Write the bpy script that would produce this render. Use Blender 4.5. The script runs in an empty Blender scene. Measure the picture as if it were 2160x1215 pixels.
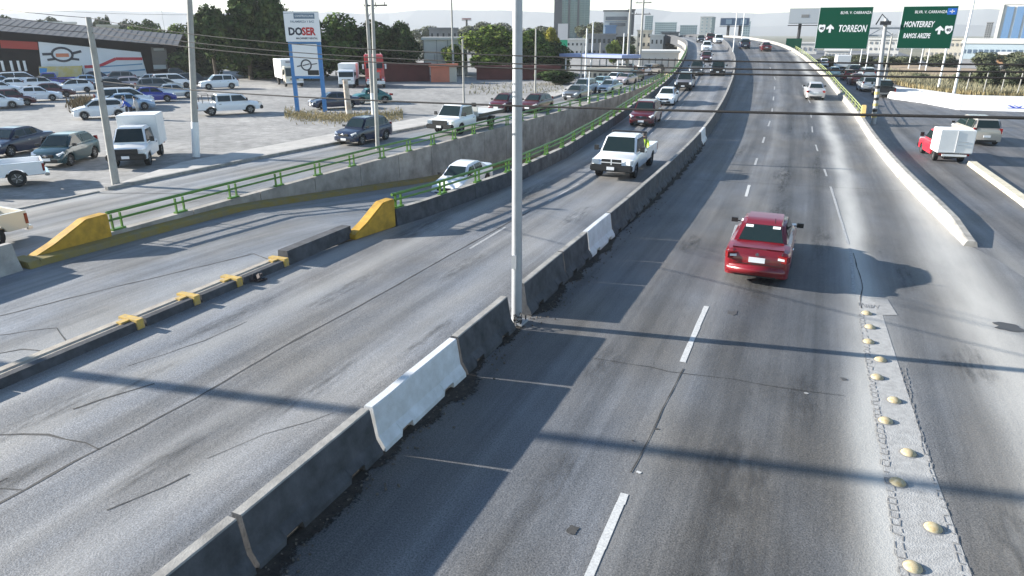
import bpy, bmesh, math, random
from mathutils import Vector, Matrix, noise
R=math.radians; PI=math.pi
random.seed(7)
S=bpy.context.scene; C=S.collection
# ------------------------------------------------------------------ camera, sky, sun, exposure
F=1440.; TH=math.atan(537/1440.); YW=R(23.6); H=6.45
cam=bpy.data.cameras.new('camera'); co=bpy.data.objects.new('camera',cam); C.objects.link(co)
cam.sensor_width=36; cam.lens=24; cam.clip_end=20000; cam.clip_start=.1
co.location=(0,0,H); co.rotation_euler=(PI/2-TH,0,YW); S.camera=co
SUN_EL=R(19.3); SAZ=(-.984,-.178)          # horizontal direction towards the sun
w=bpy.data.worlds.new('World'); S.world=w; w.use_nodes=True; nt=w.node_tree; nt.nodes.clear()
sk=nt.nodes.new('ShaderNodeTexSky'); sk.sky_type='NISHITA'; sk.sun_disc=False
sk.sun_elevation=SUN_EL; sk.sun_rotation=math.atan2(SAZ[0],SAZ[1]); sk.altitude=1500; sk.dust_density=.05; sk.air_density=1.3; sk.ozone_density=2.4
bg=nt.nodes.new('ShaderNodeBackground'); bg.inputs[1].default_value=.078
wo=nt.nodes.new('ShaderNodeOutputWorld'); nt.links.new(sk.outputs[0],bg.inputs[0]); nt.links.new(bg.outputs[0],wo.inputs[0])
sl=bpy.data.lights.new('sun','SUN'); sl.energy=5.0; sl.angle=R(.53); sl.color=(1,.95,.87)
so=bpy.data.objects.new('sun',sl); C.objects.link(so)
sd=Vector((SAZ[0]*math.cos(SUN_EL),SAZ[1]*math.cos(SUN_EL),math.sin(SUN_EL)))
so.rotation_euler=sd.to_track_quat('Z','Y').to_euler(); so.location=(-30,-10,40)
S.view_settings.view_transform='Standard'; S.view_settings.look='None'; S.view_settings.gamma=1
S.view_settings.exposure=1.6
S.cycles.max_bounces=6; S.cycles.diffuse_bounces=3; S.cycles.glossy_bounces=3; S.cycles.transmission_bounces=2; S.cycles.volume_bounces=0
# ------------------------------------------------------------------ survey helpers: where a sight line meets the ground / the road
fw=(-math.sin(YW)*math.cos(TH),math.cos(YW)*math.cos(TH),-math.sin(TH)); rt=(math.cos(YW),math.sin(YW),0)
up=(-math.sin(YW)*math.sin(TH),math.cos(YW)*math.sin(TH),math.cos(TH))
def ray(px,py):
    a=(px-1080)/F; b=-(py-607.5)/F
    return [fw[i]+a*rt[i]+b*up[i] for i in range(3)]
def G(px,py,z=0.):
    d=ray(px,py); t=(z-H)/d[2]; return Vector((d[0]*t,d[1]*t,z))
def lerp(K,y):
    if y<=K[0][0]: return K[0][1]
    for (a,b),(c,d) in zip(K,K[1:]):
        if y<=c: return b+(d-b)*(y-a)/(c-a)
    return K[-1][1]
def smooth(K,y):
    return (lerp(K,y-6)+lerp(K,y-3)+lerp(K,y)+lerp(K,y+3)+lerp(K,y+6))/5
ZK=[(-50,0),(50,0),(70,.45),(87,1.15),(104,2.0),(128,3.4),(150,4.5),(169,5.0),(190,5.35),(210,5.45),(230,5.3),(260,4.5),(300,3)]
def zf(y): return smooth(ZK,y)
def GZ(px,py,h=0):
    d=ray(px,py); t=5.
    while t<500:
        if H+d[2]*t<zf(d[1]*t)+h: break
        t+=.1
    return Vector((d[0]*t,d[1]*t,H+d[2]*t))
def D(px,py,dist):
    d=ray(px,py); n=math.hypot(d[0],d[1]); return Vector((d[0]*dist/n,d[1]*dist/n,H+d[2]*dist/n))
def ztop(py,base,px=None):        # height of a thing standing at base whose top is sighted on row py
    dist=math.hypot(base[0],base[1])
    if px is None: px=px_of(base)
    return D(px,py,dist)[2]
def px_of(p):
    d=(p[0],p[1],p[2]-H); c=sum(d[i]*fw[i] for i in range(3)); return 1080+F*sum(d[i]*rt[i] for i in range(3))/c
def PLN(px,py,p0,dx,dy):          # sight line meets the vertical plane through p0 along (dx,dy)
    d=ray(px,py); n=(-dy,dx); t=(n[0]*p0[0]+n[1]*p0[1])/(n[0]*d[0]+n[1]*d[1]); return Vector((d[0]*t,d[1]*t,H+d[2]*t))
XM=[(-60,-5.985),(30,-5.99),(44,-6.45),(64,-7.75),(86,-9.6),(108,-12.),(122,-14.2),(142,-17.6),(160,-21.5),(190,-29),(230,-41),(300,-66)]
XL=[(-60,-13.8),(17,-13.8),(21.4,-12.9),(28,-12.25),(36,-12.4),(57,-14.3),(80,-15.95),(96,-17.7),(121,-21.2),(148,-26),(190,-37),(230,-49),(300,-74)]
XR=[(-60,9),(20,5.4),(25,5.0),(32,4.2),(45,3.4),(64,2.6),(93,.1),(116,-2.9),(134,-5.9),(146,-8.6),(160,-12.5),(190,-20.5),(230,-32.5),(300,-57.5)]
XW=[(-60,-21.),(14,-21.),(24,-20.85),(46,-20.3),(71,-19.6),(83,-20.0),(105,-21.9),(130,-26),(160,-33),(200,-44)]
XK=[(-60,-28.1),(24,-28.1),(34,-27.2),(51,-25.7),(60,-25.3),(78,-26.5),(90,-28.5),(120,-34),(160,-44),(200,-56)]
ZR=[(-60,0),(12,0),(20,-.15),(34,-1.6),(58,-3.5),(85,-4.8),(200,-5)]
def zr(y): return lerp(ZR,y)
def xm(y): return smooth(XM,y)
def xl(y): return lerp(XL,y) if y<40 else smooth(XL,y)
def xr(y): return smooth(XR,y)
def xw(y): return smooth(XW,y)
def xk(y): return smooth(XK,y)
# ------------------------------------------------------------------ materials
MT={}
def mat(name,col,rough=.6,metal=0,var=.0,scale=8.,bump=0.,bscale=40.,spec=.5,coat=0,trans=0,col2=None,emis=None):
    if name in MT: return MT[name]
    m=bpy.data.materials.new(name); m.use_nodes=True; n=m.node_tree.nodes; l=m.node_tree.links; b=n['Principled BSDF']
    b.inputs['Base Color'].default_value=(*col,1); b.inputs['Roughness'].default_value=rough; b.inputs['Metallic'].default_value=metal
    b.inputs['Specular IOR Level'].default_value=spec; b.inputs['Coat Weight'].default_value=coat; b.inputs['Coat Roughness'].default_value=.05
    if trans: b.inputs['Transmission Weight'].default_value=trans
    tc=None
    if var or col2:
        tc=n.new('ShaderNodeNewGeometry'); no=n.new('ShaderNodeTexNoise'); no.inputs['Scale'].default_value=scale; no.inputs['Detail'].default_value=5; no.inputs['Roughness'].default_value=.65
        l.new(tc.outputs['Position'],no.inputs['Vector'])
        mr=n.new('ShaderNodeMapRange'); mr.inputs['From Min'].default_value=.3; mr.inputs['From Max'].default_value=.7; l.new(no.outputs['Fac'],mr.inputs['Value'])
        mx=n.new('ShaderNodeMix'); mx.data_type='RGBA'
        c2=col2 or tuple(c*(1-var) for c in col)
        c1=col if col2 else tuple(min(1,c*(1+var*.6)) for c in col)
        mx.inputs[6].default_value=(*c2,1); mx.inputs[7].default_value=(*c1,1)
        l.new(mr.outputs[0],mx.inputs[0]); l.new(mx.outputs[2],b.inputs['Base Color'])
    if bump:
        if not tc: tc=n.new('ShaderNodeNewGeometry')
        nb=n.new('ShaderNodeTexNoise'); nb.inputs['Scale'].default_value=bscale; nb.inputs['Detail'].default_value=6; l.new(tc.outputs['Position'],nb.inputs['Vector'])
        bp=n.new('ShaderNodeBump'); bp.inputs['Strength'].default_value=bump; bp.inputs['Distance'].default_value=.02; l.new(nb.outputs['Fac'],bp.inputs['Height']); l.new(bp.outputs[0],b.inputs['Normal'])
    MT[name]=m; return m
def paint(name,col,metal=0.): return mat('paint_'+name,col,.28,metal,spec=.5,coat=.6)
def road_mat(name,base,tracks,bands=(),light=1.,grain=.5,dust=.0):
    """asphalt: UV.x = metres across, UV.y = metres along. tracks: dark bands (centre,width,strength); bands: pale dusty ones"""
    m=bpy.data.materials.new(name); m.use_nodes=True; n=m.node_tree.nodes; l=m.node_tree.links; b=n['Principled BSDF']
    uv=n.new('ShaderNodeUVMap'); uv.uv_map='UV'; geo=n.new('ShaderNodeNewGeometry')
    sx=n.new('ShaderNodeSeparateXYZ'); l.new(uv.outputs[0],sx.inputs[0])
    def math_(op,a,b_=None,c=None):
        k=n.new('ShaderNodeMath'); k.operation=op
        for i,v in enumerate((a,b_,c)):
            if v is None: continue
            if isinstance(v,(int,float)): k.inputs[i].default_value=v
            else: l.new(v,k.inputs[i])
        return k.outputs[0]
    def noise_(scale,sx_=1,sy_=1,det=4,rough=.6,src=None,off=0):
        mp=n.new('ShaderNodeMapping'); mp.inputs['Scale'].default_value=(sx_,sy_,1); mp.inputs['Location'].default_value=(off,off,0); l.new(src or uv.outputs[0],mp.inputs[0])
        k=n.new('ShaderNodeTexNoise'); k.inputs['Scale'].default_value=scale; k.inputs['Detail'].default_value=det; k.inputs['Roughness'].default_value=rough; l.new(mp.outputs[0],k.inputs['Vector']); return k.outputs['Fac']
    def rng(v,a,b_,c,d):
        k=n.new('ShaderNodeMapRange'); k.inputs[1].default_value=a; k.inputs[2].default_value=b_; k.inputs[3].default_value=c; k.inputs[4].default_value=d; l.new(v,k.inputs[0]); return k.outputs[0]
    wob=math_('MULTIPLY',math_('SUBTRACT',noise_(.12,1,1,2),.5),1.1)
    u=math_('ADD',sx.outputs[0],wob)
    streak=noise_(1,2.2,.05,5,.6); streak2=noise_(1,9,.12,4,.7,off=7)
    mott=noise_(.55,1,.6,6,.65); fine=noise_(38,1,1,3,.8,src=geo.outputs['Position']); fine2=noise_(9,1,1,5,.75,src=geo.outputs['Position'])
    v=math_('MULTIPLY',rng(streak,.3,.7,.66,1.28),rng(mott,.3,.72,.72,1.22))
    v=math_('MULTIPLY',v,rng(streak2,.3,.7,.9,1.08))
    v=math_('MULTIPLY',v,rng(fine2,.35,.65,.9,1.09))
    v=math_('MULTIPLY',v,rng(fine,.36,.64,1-grain,1+grain))
    def gauss(c,wd):
        t=math_('DIVIDE',math_('SUBTRACT',u,c),wd); return math_('EXPONENT',math_('MULTIPLY',math_('MULTIPLY',t,t),-1.))
    for c,wd,s in tracks:
        k=math_('MULTIPLY',gauss(c,wd),rng(noise_(1,.5,.07,3,off=c*3),.25,.7,.2,1.)); v=math_('MULTIPLY',v,math_('SUBTRACT',1,math_('MULTIPLY',k,s)))
    # oil spots and patches
    sp=rng(noise_(1.3,1,.5,3,off=31),.69,.74,0,.35); v=math_('MULTIPLY',v,math_('SUBTRACT',1,sp))
    mx=n.new('ShaderNodeMix'); mx.data_type='RGBA'; mx.blend_type='MULTIPLY'; mx.inputs[0].default_value=1
    cr=n.new('ShaderNodeMix'); cr.data_type='RGBA'; cr.inputs[6].default_value=(base[0]*.93,base[1]*.99,base[2]*1.09,1); cr.inputs[7].default_value=(base[0]*1.07,base[1]*1.01,base[2]*.93,1)
    l.new(rng(noise_(.35,1,.4,3,off=12),.35,.65,0,1),cr.inputs[0])
    l.new(cr.outputs[2],mx.inputs[6]); cc=n.new('ShaderNodeCombineColor'); 
    for i in range(3): l.new(v,cc.inputs[i])
    l.new(cc.outputs[0],mx.inputs[7]); out=mx.outputs[2]
    for c,wd,s,colr in bands:
        k=math_('MULTIPLY',gauss(c,wd),rng(noise_(1,.8,.12,5,off=c*5+2),.2,.6,.45,1.)); k=math_('MULTIPLY',k,s); k=math_('MULTIPLY',k,rng(fine,.3,.7,.75,1.1))
        m2=n.new('ShaderNodeMix'); m2.data_type='RGBA'; m2.clamp_factor=True; l.new(k,m2.inputs[0]); l.new(out,m2.inputs[6]); m2.inputs[7].default_value=(*colr,1); out=m2.outputs[2]
    l.new(out,b.inputs['Base Color']); l.new(rng(fine2,.3,.7,.5,.8),b.inputs['Roughness']); b.inputs['Specular IOR Level'].default_value=.45
    bp=n.new('ShaderNodeBump'); bp.inputs['Strength'].default_value=.55; bp.inputs['Distance'].default_value=.012
    l.new(math_('ADD',fine,math_('MULTIPLY',fine2,1.5)),bp.inputs['Height']); l.new(bp.outputs[0],b.inputs['Normal'])
    MT[name]=m; return m
def leaf_mat(name,c1,c2,c3):
    m=bpy.data.materials.new(name); m.use_nodes=True; n=m.node_tree.nodes; l=m.node_tree.links; b=n['Principled BSDF']
    g=n.new('ShaderNodeNewGeometry'); k=n.new('ShaderNodeTexNoise'); k.inputs['Scale'].default_value=.55; k.inputs['Detail'].default_value=3; l.new(g.outputs['Position'],k.inputs['Vector'])
    r=n.new('ShaderNodeValToRGB'); r.color_ramp.elements[0].position=.36; r.color_ramp.elements[0].color=(*c1,1); r.color_ramp.elements[1].position=.66; r.color_ramp.elements[1].color=(*c3,1)
    e=r.color_ramp.elements.new(.5); e.color=(*c2,1); l.new(k.outputs['Fac'],r.inputs[0])
    hs=n.new('ShaderNodeHueSaturation'); rr=n.new('ShaderNodeMapRange'); rr.inputs[3].default_value=.6; rr.inputs[4].default_value=1.5; l.new(g.outputs['Random Per Island'],rr.inputs[0]); l.new(rr.outputs[0],hs.inputs['Value']); l.new(r.outputs[0],hs.inputs['Color'])
    l.new(hs.outputs[0],b.inputs['Base Color']); b.inputs['Roughness'].default_value=.85; b.inputs['Specular IOR Level'].default_value=.06
    MT[name]=m; return m
concrete=mat('concrete',(.34,.32,.29),.85,var=.35,scale=1.6,bump=.4,bscale=30)
concrete_wall=mat('concrete_wall',(.33,.30,.265),.9,var=.45,scale=.9,bump=.4,bscale=25)
concrete_dark=mat('concrete_dark',(.2,.19,.18),.9,var=.4,scale=1.2,bump=.4)
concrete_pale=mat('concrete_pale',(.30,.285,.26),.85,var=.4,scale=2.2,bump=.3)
concrete_shade=mat('dirty_shaded_concrete',(.07,.072,.078),.9,var=.55,scale=2.4,bump=.4,bscale=30)  # dirty barrier, parapet and kerb sides, their shade darkened into the colour
white_paint_c=mat('white_barrier_paint',(.66,.67,.68),.6,scale=3.2,col2=(.5,.5,.49),bump=.25)
yellow_paint=mat('yellow_road_paint',(.46,.26,.02),.6,var=.35,scale=3,bump=.2)
yellow_faded=mat('yellow_faded_paint',(.6,.38,.05),.7,scale=8,col2=(.36,.27,.15))
green_paint=mat('green_rail_paint',(.085,.2,.025),.4,var=.25,scale=3)
green_yellow=mat('yellow_green_rail_paint',(.36,.4,.16),.45,var=.2,scale=3)
white_line=mat('white_road_paint',(.6,.6,.58),.7,scale=26,col2=(.36,.36,.35))
tar=mat('tar',(.055,.053,.05),.85,var=.5,scale=5)
grime=mat('gutter_grime',(.04,.032,.025),.95,var=.7,scale=8,bump=.8,bscale=30)
steel=mat('galvanised_steel',(.40,.41,.42),.5,.3,var=.1,scale=3)
pole_conc=mat('pole_concrete',(.36,.35,.32),.85,var=.2,scale=2)
dark_metal=mat('dark_metal',(.04,.04,.045),.5,.4)
black=mat('black_plastic',(.015,.015,.016),.5)
rubber=mat('tyre_rubber',(.02,.02,.02),.85)
rim_m=mat('wheel_rim',(.45,.46,.47),.3,.8)
glass=mat('car_glass',(.012,.022,.022),.05,0,spec=.45)
lamp_w=mat('headlight_glass',(.75,.77,.78),.12,.2)
lamp_r=mat('taillight_red',(.17,.006,.006),.2)
chrome=mat('chrome',(.6,.6,.6),.15,1)
plate_m=mat('licence_plate',(.8,.8,.8),.5)
wire_m=mat('wire_insulation',(.012,.012,.013),.8,spec=.2)
white_m=mat('white_enamel',(.78,.78,.77),.5,var=.05,scale=2)
blue_post=mat('blue_post_paint',(.06,.22,.5),.5,var=.15,scale=2)
sign_green=mat('sign_green',(.001,.065,.036),.5,spec=.2)
sign_white=mat('sign_white',(.8,.8,.8),.5)
bark=mat('bark',(.11,.085,.06),.9,var=.3,scale=6)
skin=mat('skin',(.32,.18,.12),.6)
# ------------------------------------------------------------------ mesh helpers
class MB:
    def __init__(s): s.v=[]; s.f=[]; s.mi=[]; s.uv=None
    def add(s,vs,fs,mi=0):
        o=len(s.v); s.v+=[tuple(a) for a in vs]
        for f in fs: s.f.append(tuple(i+o for i in f)); s.mi.append(mi)
        return s
    def box(s,c,d,rz=0,mi=0,rx=0,ry=0):
        M=Matrix.Translation(c)@Matrix.Rotation(rz,4,'Z')@Matrix.Rotation(ry,4,'Y')@Matrix.Rotation(rx,4,'X')
        vs=[M@Vector((x*d[0]/2,y*d[1]/2,z*d[2]/2)) for x in(-1,1) for y in(-1,1) for z in(-1,1)]
        return s.add(vs,[(0,1,3,2),(4,6,7,5),(0,4,5,1),(2,3,7,6),(0,2,6,4),(1,5,7,3)],mi)
    def beam(s,a,b,wd,h,mi=0):
        a=Vector(a); b=Vector(b); d=b-a; L=d.length; q=d.to_track_quat('X','Z').to_matrix().to_4x4()
        M=Matrix.Translation((a+b)/2)@q
        vs=[M@Vector((x*L/2,y*wd/2,z*h/2)) for x in(-1,1) for y in(-1,1) for z in(-1,1)]
        return s.add(vs,[(0,1,3,2),(4,6,7,5),(0,4,5,1),(2,3,7,6),(0,2,6,4),(1,5,7,3)],mi)
    def tube(s,pts,rs,n=8,mi=0,cap=True):
        pts=[Vector(p) for p in pts]; rs=[rs]*len(pts) if isinstance(rs,(int,float)) else rs; vs=[]; fs=[]
        for i,p in enumerate(pts):
            d=(pts[min(i+1,len(pts)-1)]-pts[max(i-1,0)]).normalized(); a=d.orthogonal().normalized() if abs(d.z)<.9 else Vector((1,0,0)); 
            if abs(d.z)<.9: a=d.cross(Vector((0,0,1))).normalized()
            b=d.cross(a).normalized(); a=b.cross(d).normalized()
            for k in range(n):
                t=2*PI*k/n; vs.append(p+a*math.cos(t)*rs[i]+b*math.sin(t)*rs[i])
        for i in range(len(pts)-1):
            for k in range(n): fs.append((i*n+k,i*n+(k+1)%n,(i+1)*n+(k+1)%n,(i+1)*n+k))
        if cap: fs.append(tuple(range(n))[::-1]); fs.append(tuple((len(pts)-1)*n+k for k in range(n)))
        return s.add(vs,fs,mi)
    def prism(s,poly,axis,a,b,mi=0):
        """poly: 2-D points; axis 'Y': poly=(x,z) swept a..b in y; 'X': poly=(y,z); 'Z': poly=(x,y)"""
        def p(q,t): return (q[0],t,q[1]) if axis=='Y' else ((t,q[0],q[1]) if axis=='X' else (q[0],q[1],t))
        n=len(poly); vs=[p(q,a) for q in poly]+[p(q,b) for q in poly]
        fs=[tuple(range(n)),tuple(range(2*n-1,n-1,-1))]+[(i,(i+1)%n,n+(i+1)%n,n+i) for i in range(n)]
        return s.add(vs,fs,mi)
    def lathe(s,prof,c=(0,0,0),n=16,axis='Z',mi=0):
        vs=[];fs=[]
        for r,z in prof:
            for k in range(n):
                t=2*PI*k/n; x,y=r*math.cos(t),r*math.sin(t)
                vs.append((c[0]+x,c[1]+y,c[2]+z) if axis=='Z' else (c[0]+x,c[1]+z,c[2]+y))
        for i in range(len(prof)-1):
            for k in range(n): fs.append((i*n+k,i*n+(k+1)%n,(i+1)*n+(k+1)%n,(i+1)*n+k))
        return s.add(vs,fs,mi)
    def mesh(s,name,mats,smooth_=None):
        me=bpy.data.meshes.new(name); me.from_pydata(s.v,[],s.f)
        for m in (mats if isinstance(mats,(list,tuple)) else [mats]): me.materials.append(m)
        me.polygons.foreach_set('material_index',s.mi)
        bm=bmesh.new(); bm.from_mesh(me); bmesh.ops.recalc_face_normals(bm,faces=bm.faces); bm.to_mesh(me); bm.free()
        if smooth_: me.shade_smooth(); me.set_sharp_from_angle(angle=R(smooth_))
        me.update(); return me
    def build(s,name,mats,parent=None,smooth_=None):
        return ob(name,s.mesh(name,mats,smooth_),parent)
def ob(name,me,parent=None,loc=None,rz=None):
    o=bpy.data.objects.new(name,me); C.objects.link(o)
    if parent: o.parent=parent
    if loc is not None: o.location=loc
    if rz is not None: o.rotation_euler=(0,0,rz)
    return o
def tag(o,label=None,cat=None,group=None,kind=None):
    if label: o['label']=label
    if cat: o['category']=cat
    if group: o['group']=group
    if kind: o['kind']=kind
    return o
def thing(name,label,cat,loc=(0,0,0),rz=0,group=None):
    o=bpy.data.objects.new(name,None); C.objects.link(o); o.location=loc; o.rotation_euler=(0,0,rz); o.empty_display_size=.2
    return tag(o,label,cat,group)
def copy_tree(o,parent=None):
    c=o.copy(); C.objects.link(c)
    if parent: c.parent=parent
    for ch in o.children: copy_tree(ch,c)
    return c
def frange(a,b,st):
    r=[];y=a
    while y<b-1e-6: r.append(y); y+=st
    return r+[b]
def ribbon(name,m,fa,fb,fz,y0,y1,st=2.,parent=None,kind='structure',uref=None,na=6,dz=0.,skirt=None):
    ys=frange(y0,y1,st); vs=[];fs=[];uv=[]
    for y in ys:
        a,b=fa(y),fb(y)
        for k in range(na+1):
            x=a+(b-a)*k/na; vs.append((x,y,fz(y)+dz)); uv.append((x-(uref(y) if uref else 0),y))
    for i in range(len(ys)-1):
        for k in range(na): p=i*(na+1)+k; fs.append((p,p+1,p+na+2,p+na+1))
    me=bpy.data.meshes.new(name); me.from_pydata(vs,[],fs); me.materials.append(m)
    ul=me.uv_layers.new(name='UV')
    for lp in me.loops: ul.data[lp.index].uv=uv[lp.vertex_index]
    o=ob(name,me,parent)
    if kind and not parent: o['kind']=kind
    return o
def sweep(name,prof,fx,fz,y0,y1,mats,parent=None,st=2.,mis=None,ends=True,zb=None,smooth_=None):
    """closed profile [(dx,dz)] swept along the curve x=fx(y), z=fz(y)"""
    ys=frange(y0,y1,st); n=len(prof); mb=MB(); vs=[]
    for y in ys:
        for dx,dz in prof: vs.append((fx(y)+dx,y,fz(y)+dz))
    base=len(mb.v); mb.v+=vs
    for i in range(len(ys)-1):
        for k in range(n):
            mb.f.append((i*n+k,i*n+(k+1)%n,(i+1)*n+(k+1)%n,(i+1)*n+k)); mb.mi.append(mis[k] if mis else 0)
    if ends:
        mb.f.append(tuple(range(n))); mb.mi.append(0); mb.f.append(tuple((len(ys)-1)*n+k for k in range(n))[::-1]); mb.mi.append(0)
    return mb.build(name,mats,parent,smooth_)
def text_mesh(name,body,size,m,parent=None,M=None,shear=0,align='CENTER',bold=0,sx=1.):
    cu=bpy.data.curves.new(name,'FONT'); cu.body=body; cu.size=size; cu.align_x=align; cu.align_y='CENTER'; cu.shear=shear; cu.offset=bold; cu.resolution_u=2
    o=bpy.data.objects.new(name,cu); C.objects.link(o)
    dg=bpy.context.evaluated_depsgraph_get(); me=bpy.data.meshes.new_from_object(o.evaluated_get(dg))
    bpy.data.objects.remove(o); bpy.data.curves.remove(cu)
    T=(M or Matrix())@Matrix.Diagonal((sx,1,1,1)); me.transform(T); me.materials.clear(); me.materials.append(m); me.name=name
    return ob(name,me,parent)
# ------------------------------------------------------------------ ground and roads
lot_m=mat('lot_dust',(.33,.318,.30),.95,bump=.5,bscale=12,scale=.16,col2=(.19,.187,.18))
# a second, finer variation for the lot
n=lot_m.node_tree.nodes; l=lot_m.node_tree.links; b=n['Principled BSDF']; src=b.inputs['Base Color'].links[0].from_socket
g_=n.new('ShaderNodeNewGeometry'); n2=n.new('ShaderNodeTexNoise'); n2.inputs['Scale'].default_value=1.3; n2.inputs['Detail'].default_value=8; n2.inputs['Roughness'].default_value=.7; l.new(g_.outputs['Position'],n2.inputs['Vector'])
r2=n.new('ShaderNodeMapRange'); r2.inputs[1].default_value=.3; r2.inputs[2].default_value=.7; r2.inputs[3].default_value=.55; r2.inputs[4].default_value=1.25; l.new(n2.outputs['Fac'],r2.inputs[0])
m3=n.new('ShaderNodeMix'); m3.data_type='RGBA'; m3.blend_type='MULTIPLY'; m3.inputs[0].default_value=1; l.new(src,m3.inputs[6]); l.new(r2.outputs[0],m3.inputs[7]); l.new(m3.outputs[2],b.inputs['Base Color'])
far_m=mat('dry_land',(.2,.18,.13),.95,scale=.02,col2=(.09,.1,.06))
mb=MB()
ys=frange(-60,240,6)
for a,b_ in zip(ys,ys[1:]):
    mb.add([(-900,a,-.03),(xw(a)-.2,a,-.03),(xw(b_)-.2,b_,-.03),(-900,b_,-.03)],[(0,1,2,3)])
    ra,rb=(xr(a)+.1,xr(b_)+.1)
    mb.add([(ra,a,-.03),(900,a,-.03),(900,b_,-.03),(rb,b_,-.03)],[(0,1,2,3)])
mb.add([(-4000,240,-.03),(4000,240,-.03),(4000,6000,-.03),(-4000,6000,-.03)],[(0,1,2,3)],1)
mb.add([(-4000,-60,-.04),(-900,-60,-.04),(-900,240,-.04),(-4000,240,-.04)],[(0,1,2,3)],1)
mb.add([(900,-60,-.04),(4000,-60,-.04),(4000,240,-.04),(900,240,-.04)],[(0,1,2,3)],1)
mb.add([(-4000,-400,-.04),(4000,-400,-.04),(4000,-60,-.04),(-4000,-60,-.04)],[(0,1,2,3)],1)
mb.build('ground',[lot_m,far_m])['kind']='structure'
A=(.128,.127,.126)
dustc=(.40,.385,.355)
road_r=road_mat('asphalt_right',A,[(-4.9,.5,.4),(-3.0,.35,.35),(-.8,.35,.6),(.6,.4,.5),(-.3,1.0,.3),(3.2,.6,.35)],[(1.7,.42,1.0,(.46,.45,.42)),(4.3,.8,.95,(.5,.48,.44)),(-1.85,.25,.18,dustc)])
road_l=road_mat('asphalt_left',(.185,.186,.188),[(-12.4,.4,.3),(-10.6,.3,.3),(-9.5,.35,.3),(-8.6,.5,.25),(-6.9,.35,.4)],[(-11.7,.45,.5,dustc),(-7.9,.5,.35,dustc),(-13.2,.35,.5,dustc),(-9.0,.25,.25,dustc)])
road_f=road_mat('asphalt_frontage',(.235,.23,.22),[(-25.9,.5,.25),(-23.3,.5,.25)],[(-27.6,.5,.4,dustc),(-21.6,.4,.3,dustc)],grain=.3)
road_p=road_mat('asphalt_ramp',(.19,.195,.2),[(-17.8,.4,.3),(-16.0,.4,.3)],[(-14.8,.5,.3,dustc)],grain=.3)
road_s=road_mat('asphalt_slip',(.115,.115,.118),[(6,.3,.3),(7.2,.3,.3),(10.5,.3,.3),(12.3,.3,.3)],[(5.2,.3,.4,dustc)],grain=.35)
right_road=ribbon('right_carriageway',road_r,xm,lambda y:(12 if y<-5 else max(xr(y)+.02, 12-(y+5)*.22)) if y<26 else xr(y)+.05,zf,-60,300,2,uref=lambda y:(xm(y)+6.03)*.75+(0 if y<40 else 0),na=10,dz=.0)
left_road=ribbon('left_carriageway',road_l,xl,xm,zf,-60,300,2,uref=lambda y:xm(y)+6.03,dz=.004)
front_road=ribbon('frontage_road',road_f,xk,lambda y:xw(y)+.02,lambda y:0,-60,200,2,uref=lambda y:xw(y)+21,dz=.0)
ramp_road=ribbon('ramp_road',road_p,lambda y:xw(y)-.02,lambda y:(xl(y)+.02),zr,-60,160,2,uref=lambda y:xl(y)+13.8,dz=0)
slip_road=ribbon('slip_road',road_s,lambda y:xr(y)+.12,lambda y:20+max(0,(y-80)*.02),lambda y:0,10,320,3,uref=lambda y:xr(y)-4.3,dz=-.006)
walk=ribbon('sidewalk',mat('sidewalk_concrete',(.42,.40,.37),.9,var=.25,scale=.8,bump=.3),lambda y:lerp([(20,-28.3),(26,-30.3),(38,-29.9),(65,-28.3),(82,-28.9),(100,-33)],y),lambda y:xk(y)-.18,lambda y:lerp([(18,0),(21,.1),(200,.1)],y),18,140,2,dz=.012)
kerb=sweep('kerb',[(-.18,0),(0,0),(-.01,.14),(-.18,.15)],xk,lambda y:0,20,140,concrete_pale,st=2); kerb['kind']='structure'
kerb2=sweep('kerb',[(-.18,0),(0,0),(-.01,.05),(-.18,.05)],xk,lambda y:0,-20,19.6,concrete_pale,st=2); kerb2['kind']='structure'
# fill under the flyover
def fill(name,fx,side,y0,y1,zb):
    mb=MB(); ys=frange(y0,y1,4)
    for a,b_ in zip(ys,ys[1:]):
        mb.add([(fx(a),a,zb),(fx(b_),b_,zb),(fx(b_),b_,zf(b_)-.01),(fx(a),a,zf(a)-.01)],[(0,1,2,3)])
    o=mb.build(name,concrete_wall); o['kind']='structure'; return o
fill('flyover_side_wall',lambda y:xl(y)-.32,0,17.5,172,-6);
slab=sweep('flyover_deck_slab',[(-.3,-1.5),(-2.5,-1.5),(-2.5,-.35),(-.3,-.1)][::-1],lambda y:xl(y)+2.2,zf,168,300,concrete,st=4); slab['kind']='structure'
for yy in (186,206,226,246,266,286):
    c_=MB(); c_.box((0,0,1.6),(1.6,1.4,3.4)); c_.box((0,0,3.35),(6.5,1.6,.7)); o=c_.build('bridge_column',concrete_pale); o.location=(xl(yy)+3.4,yy,zf(yy)-5.1); o['kind']='structure'
fill('flyover_side_wall',lambda y:xr(y)+.42,0,26,300,-1)
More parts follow.
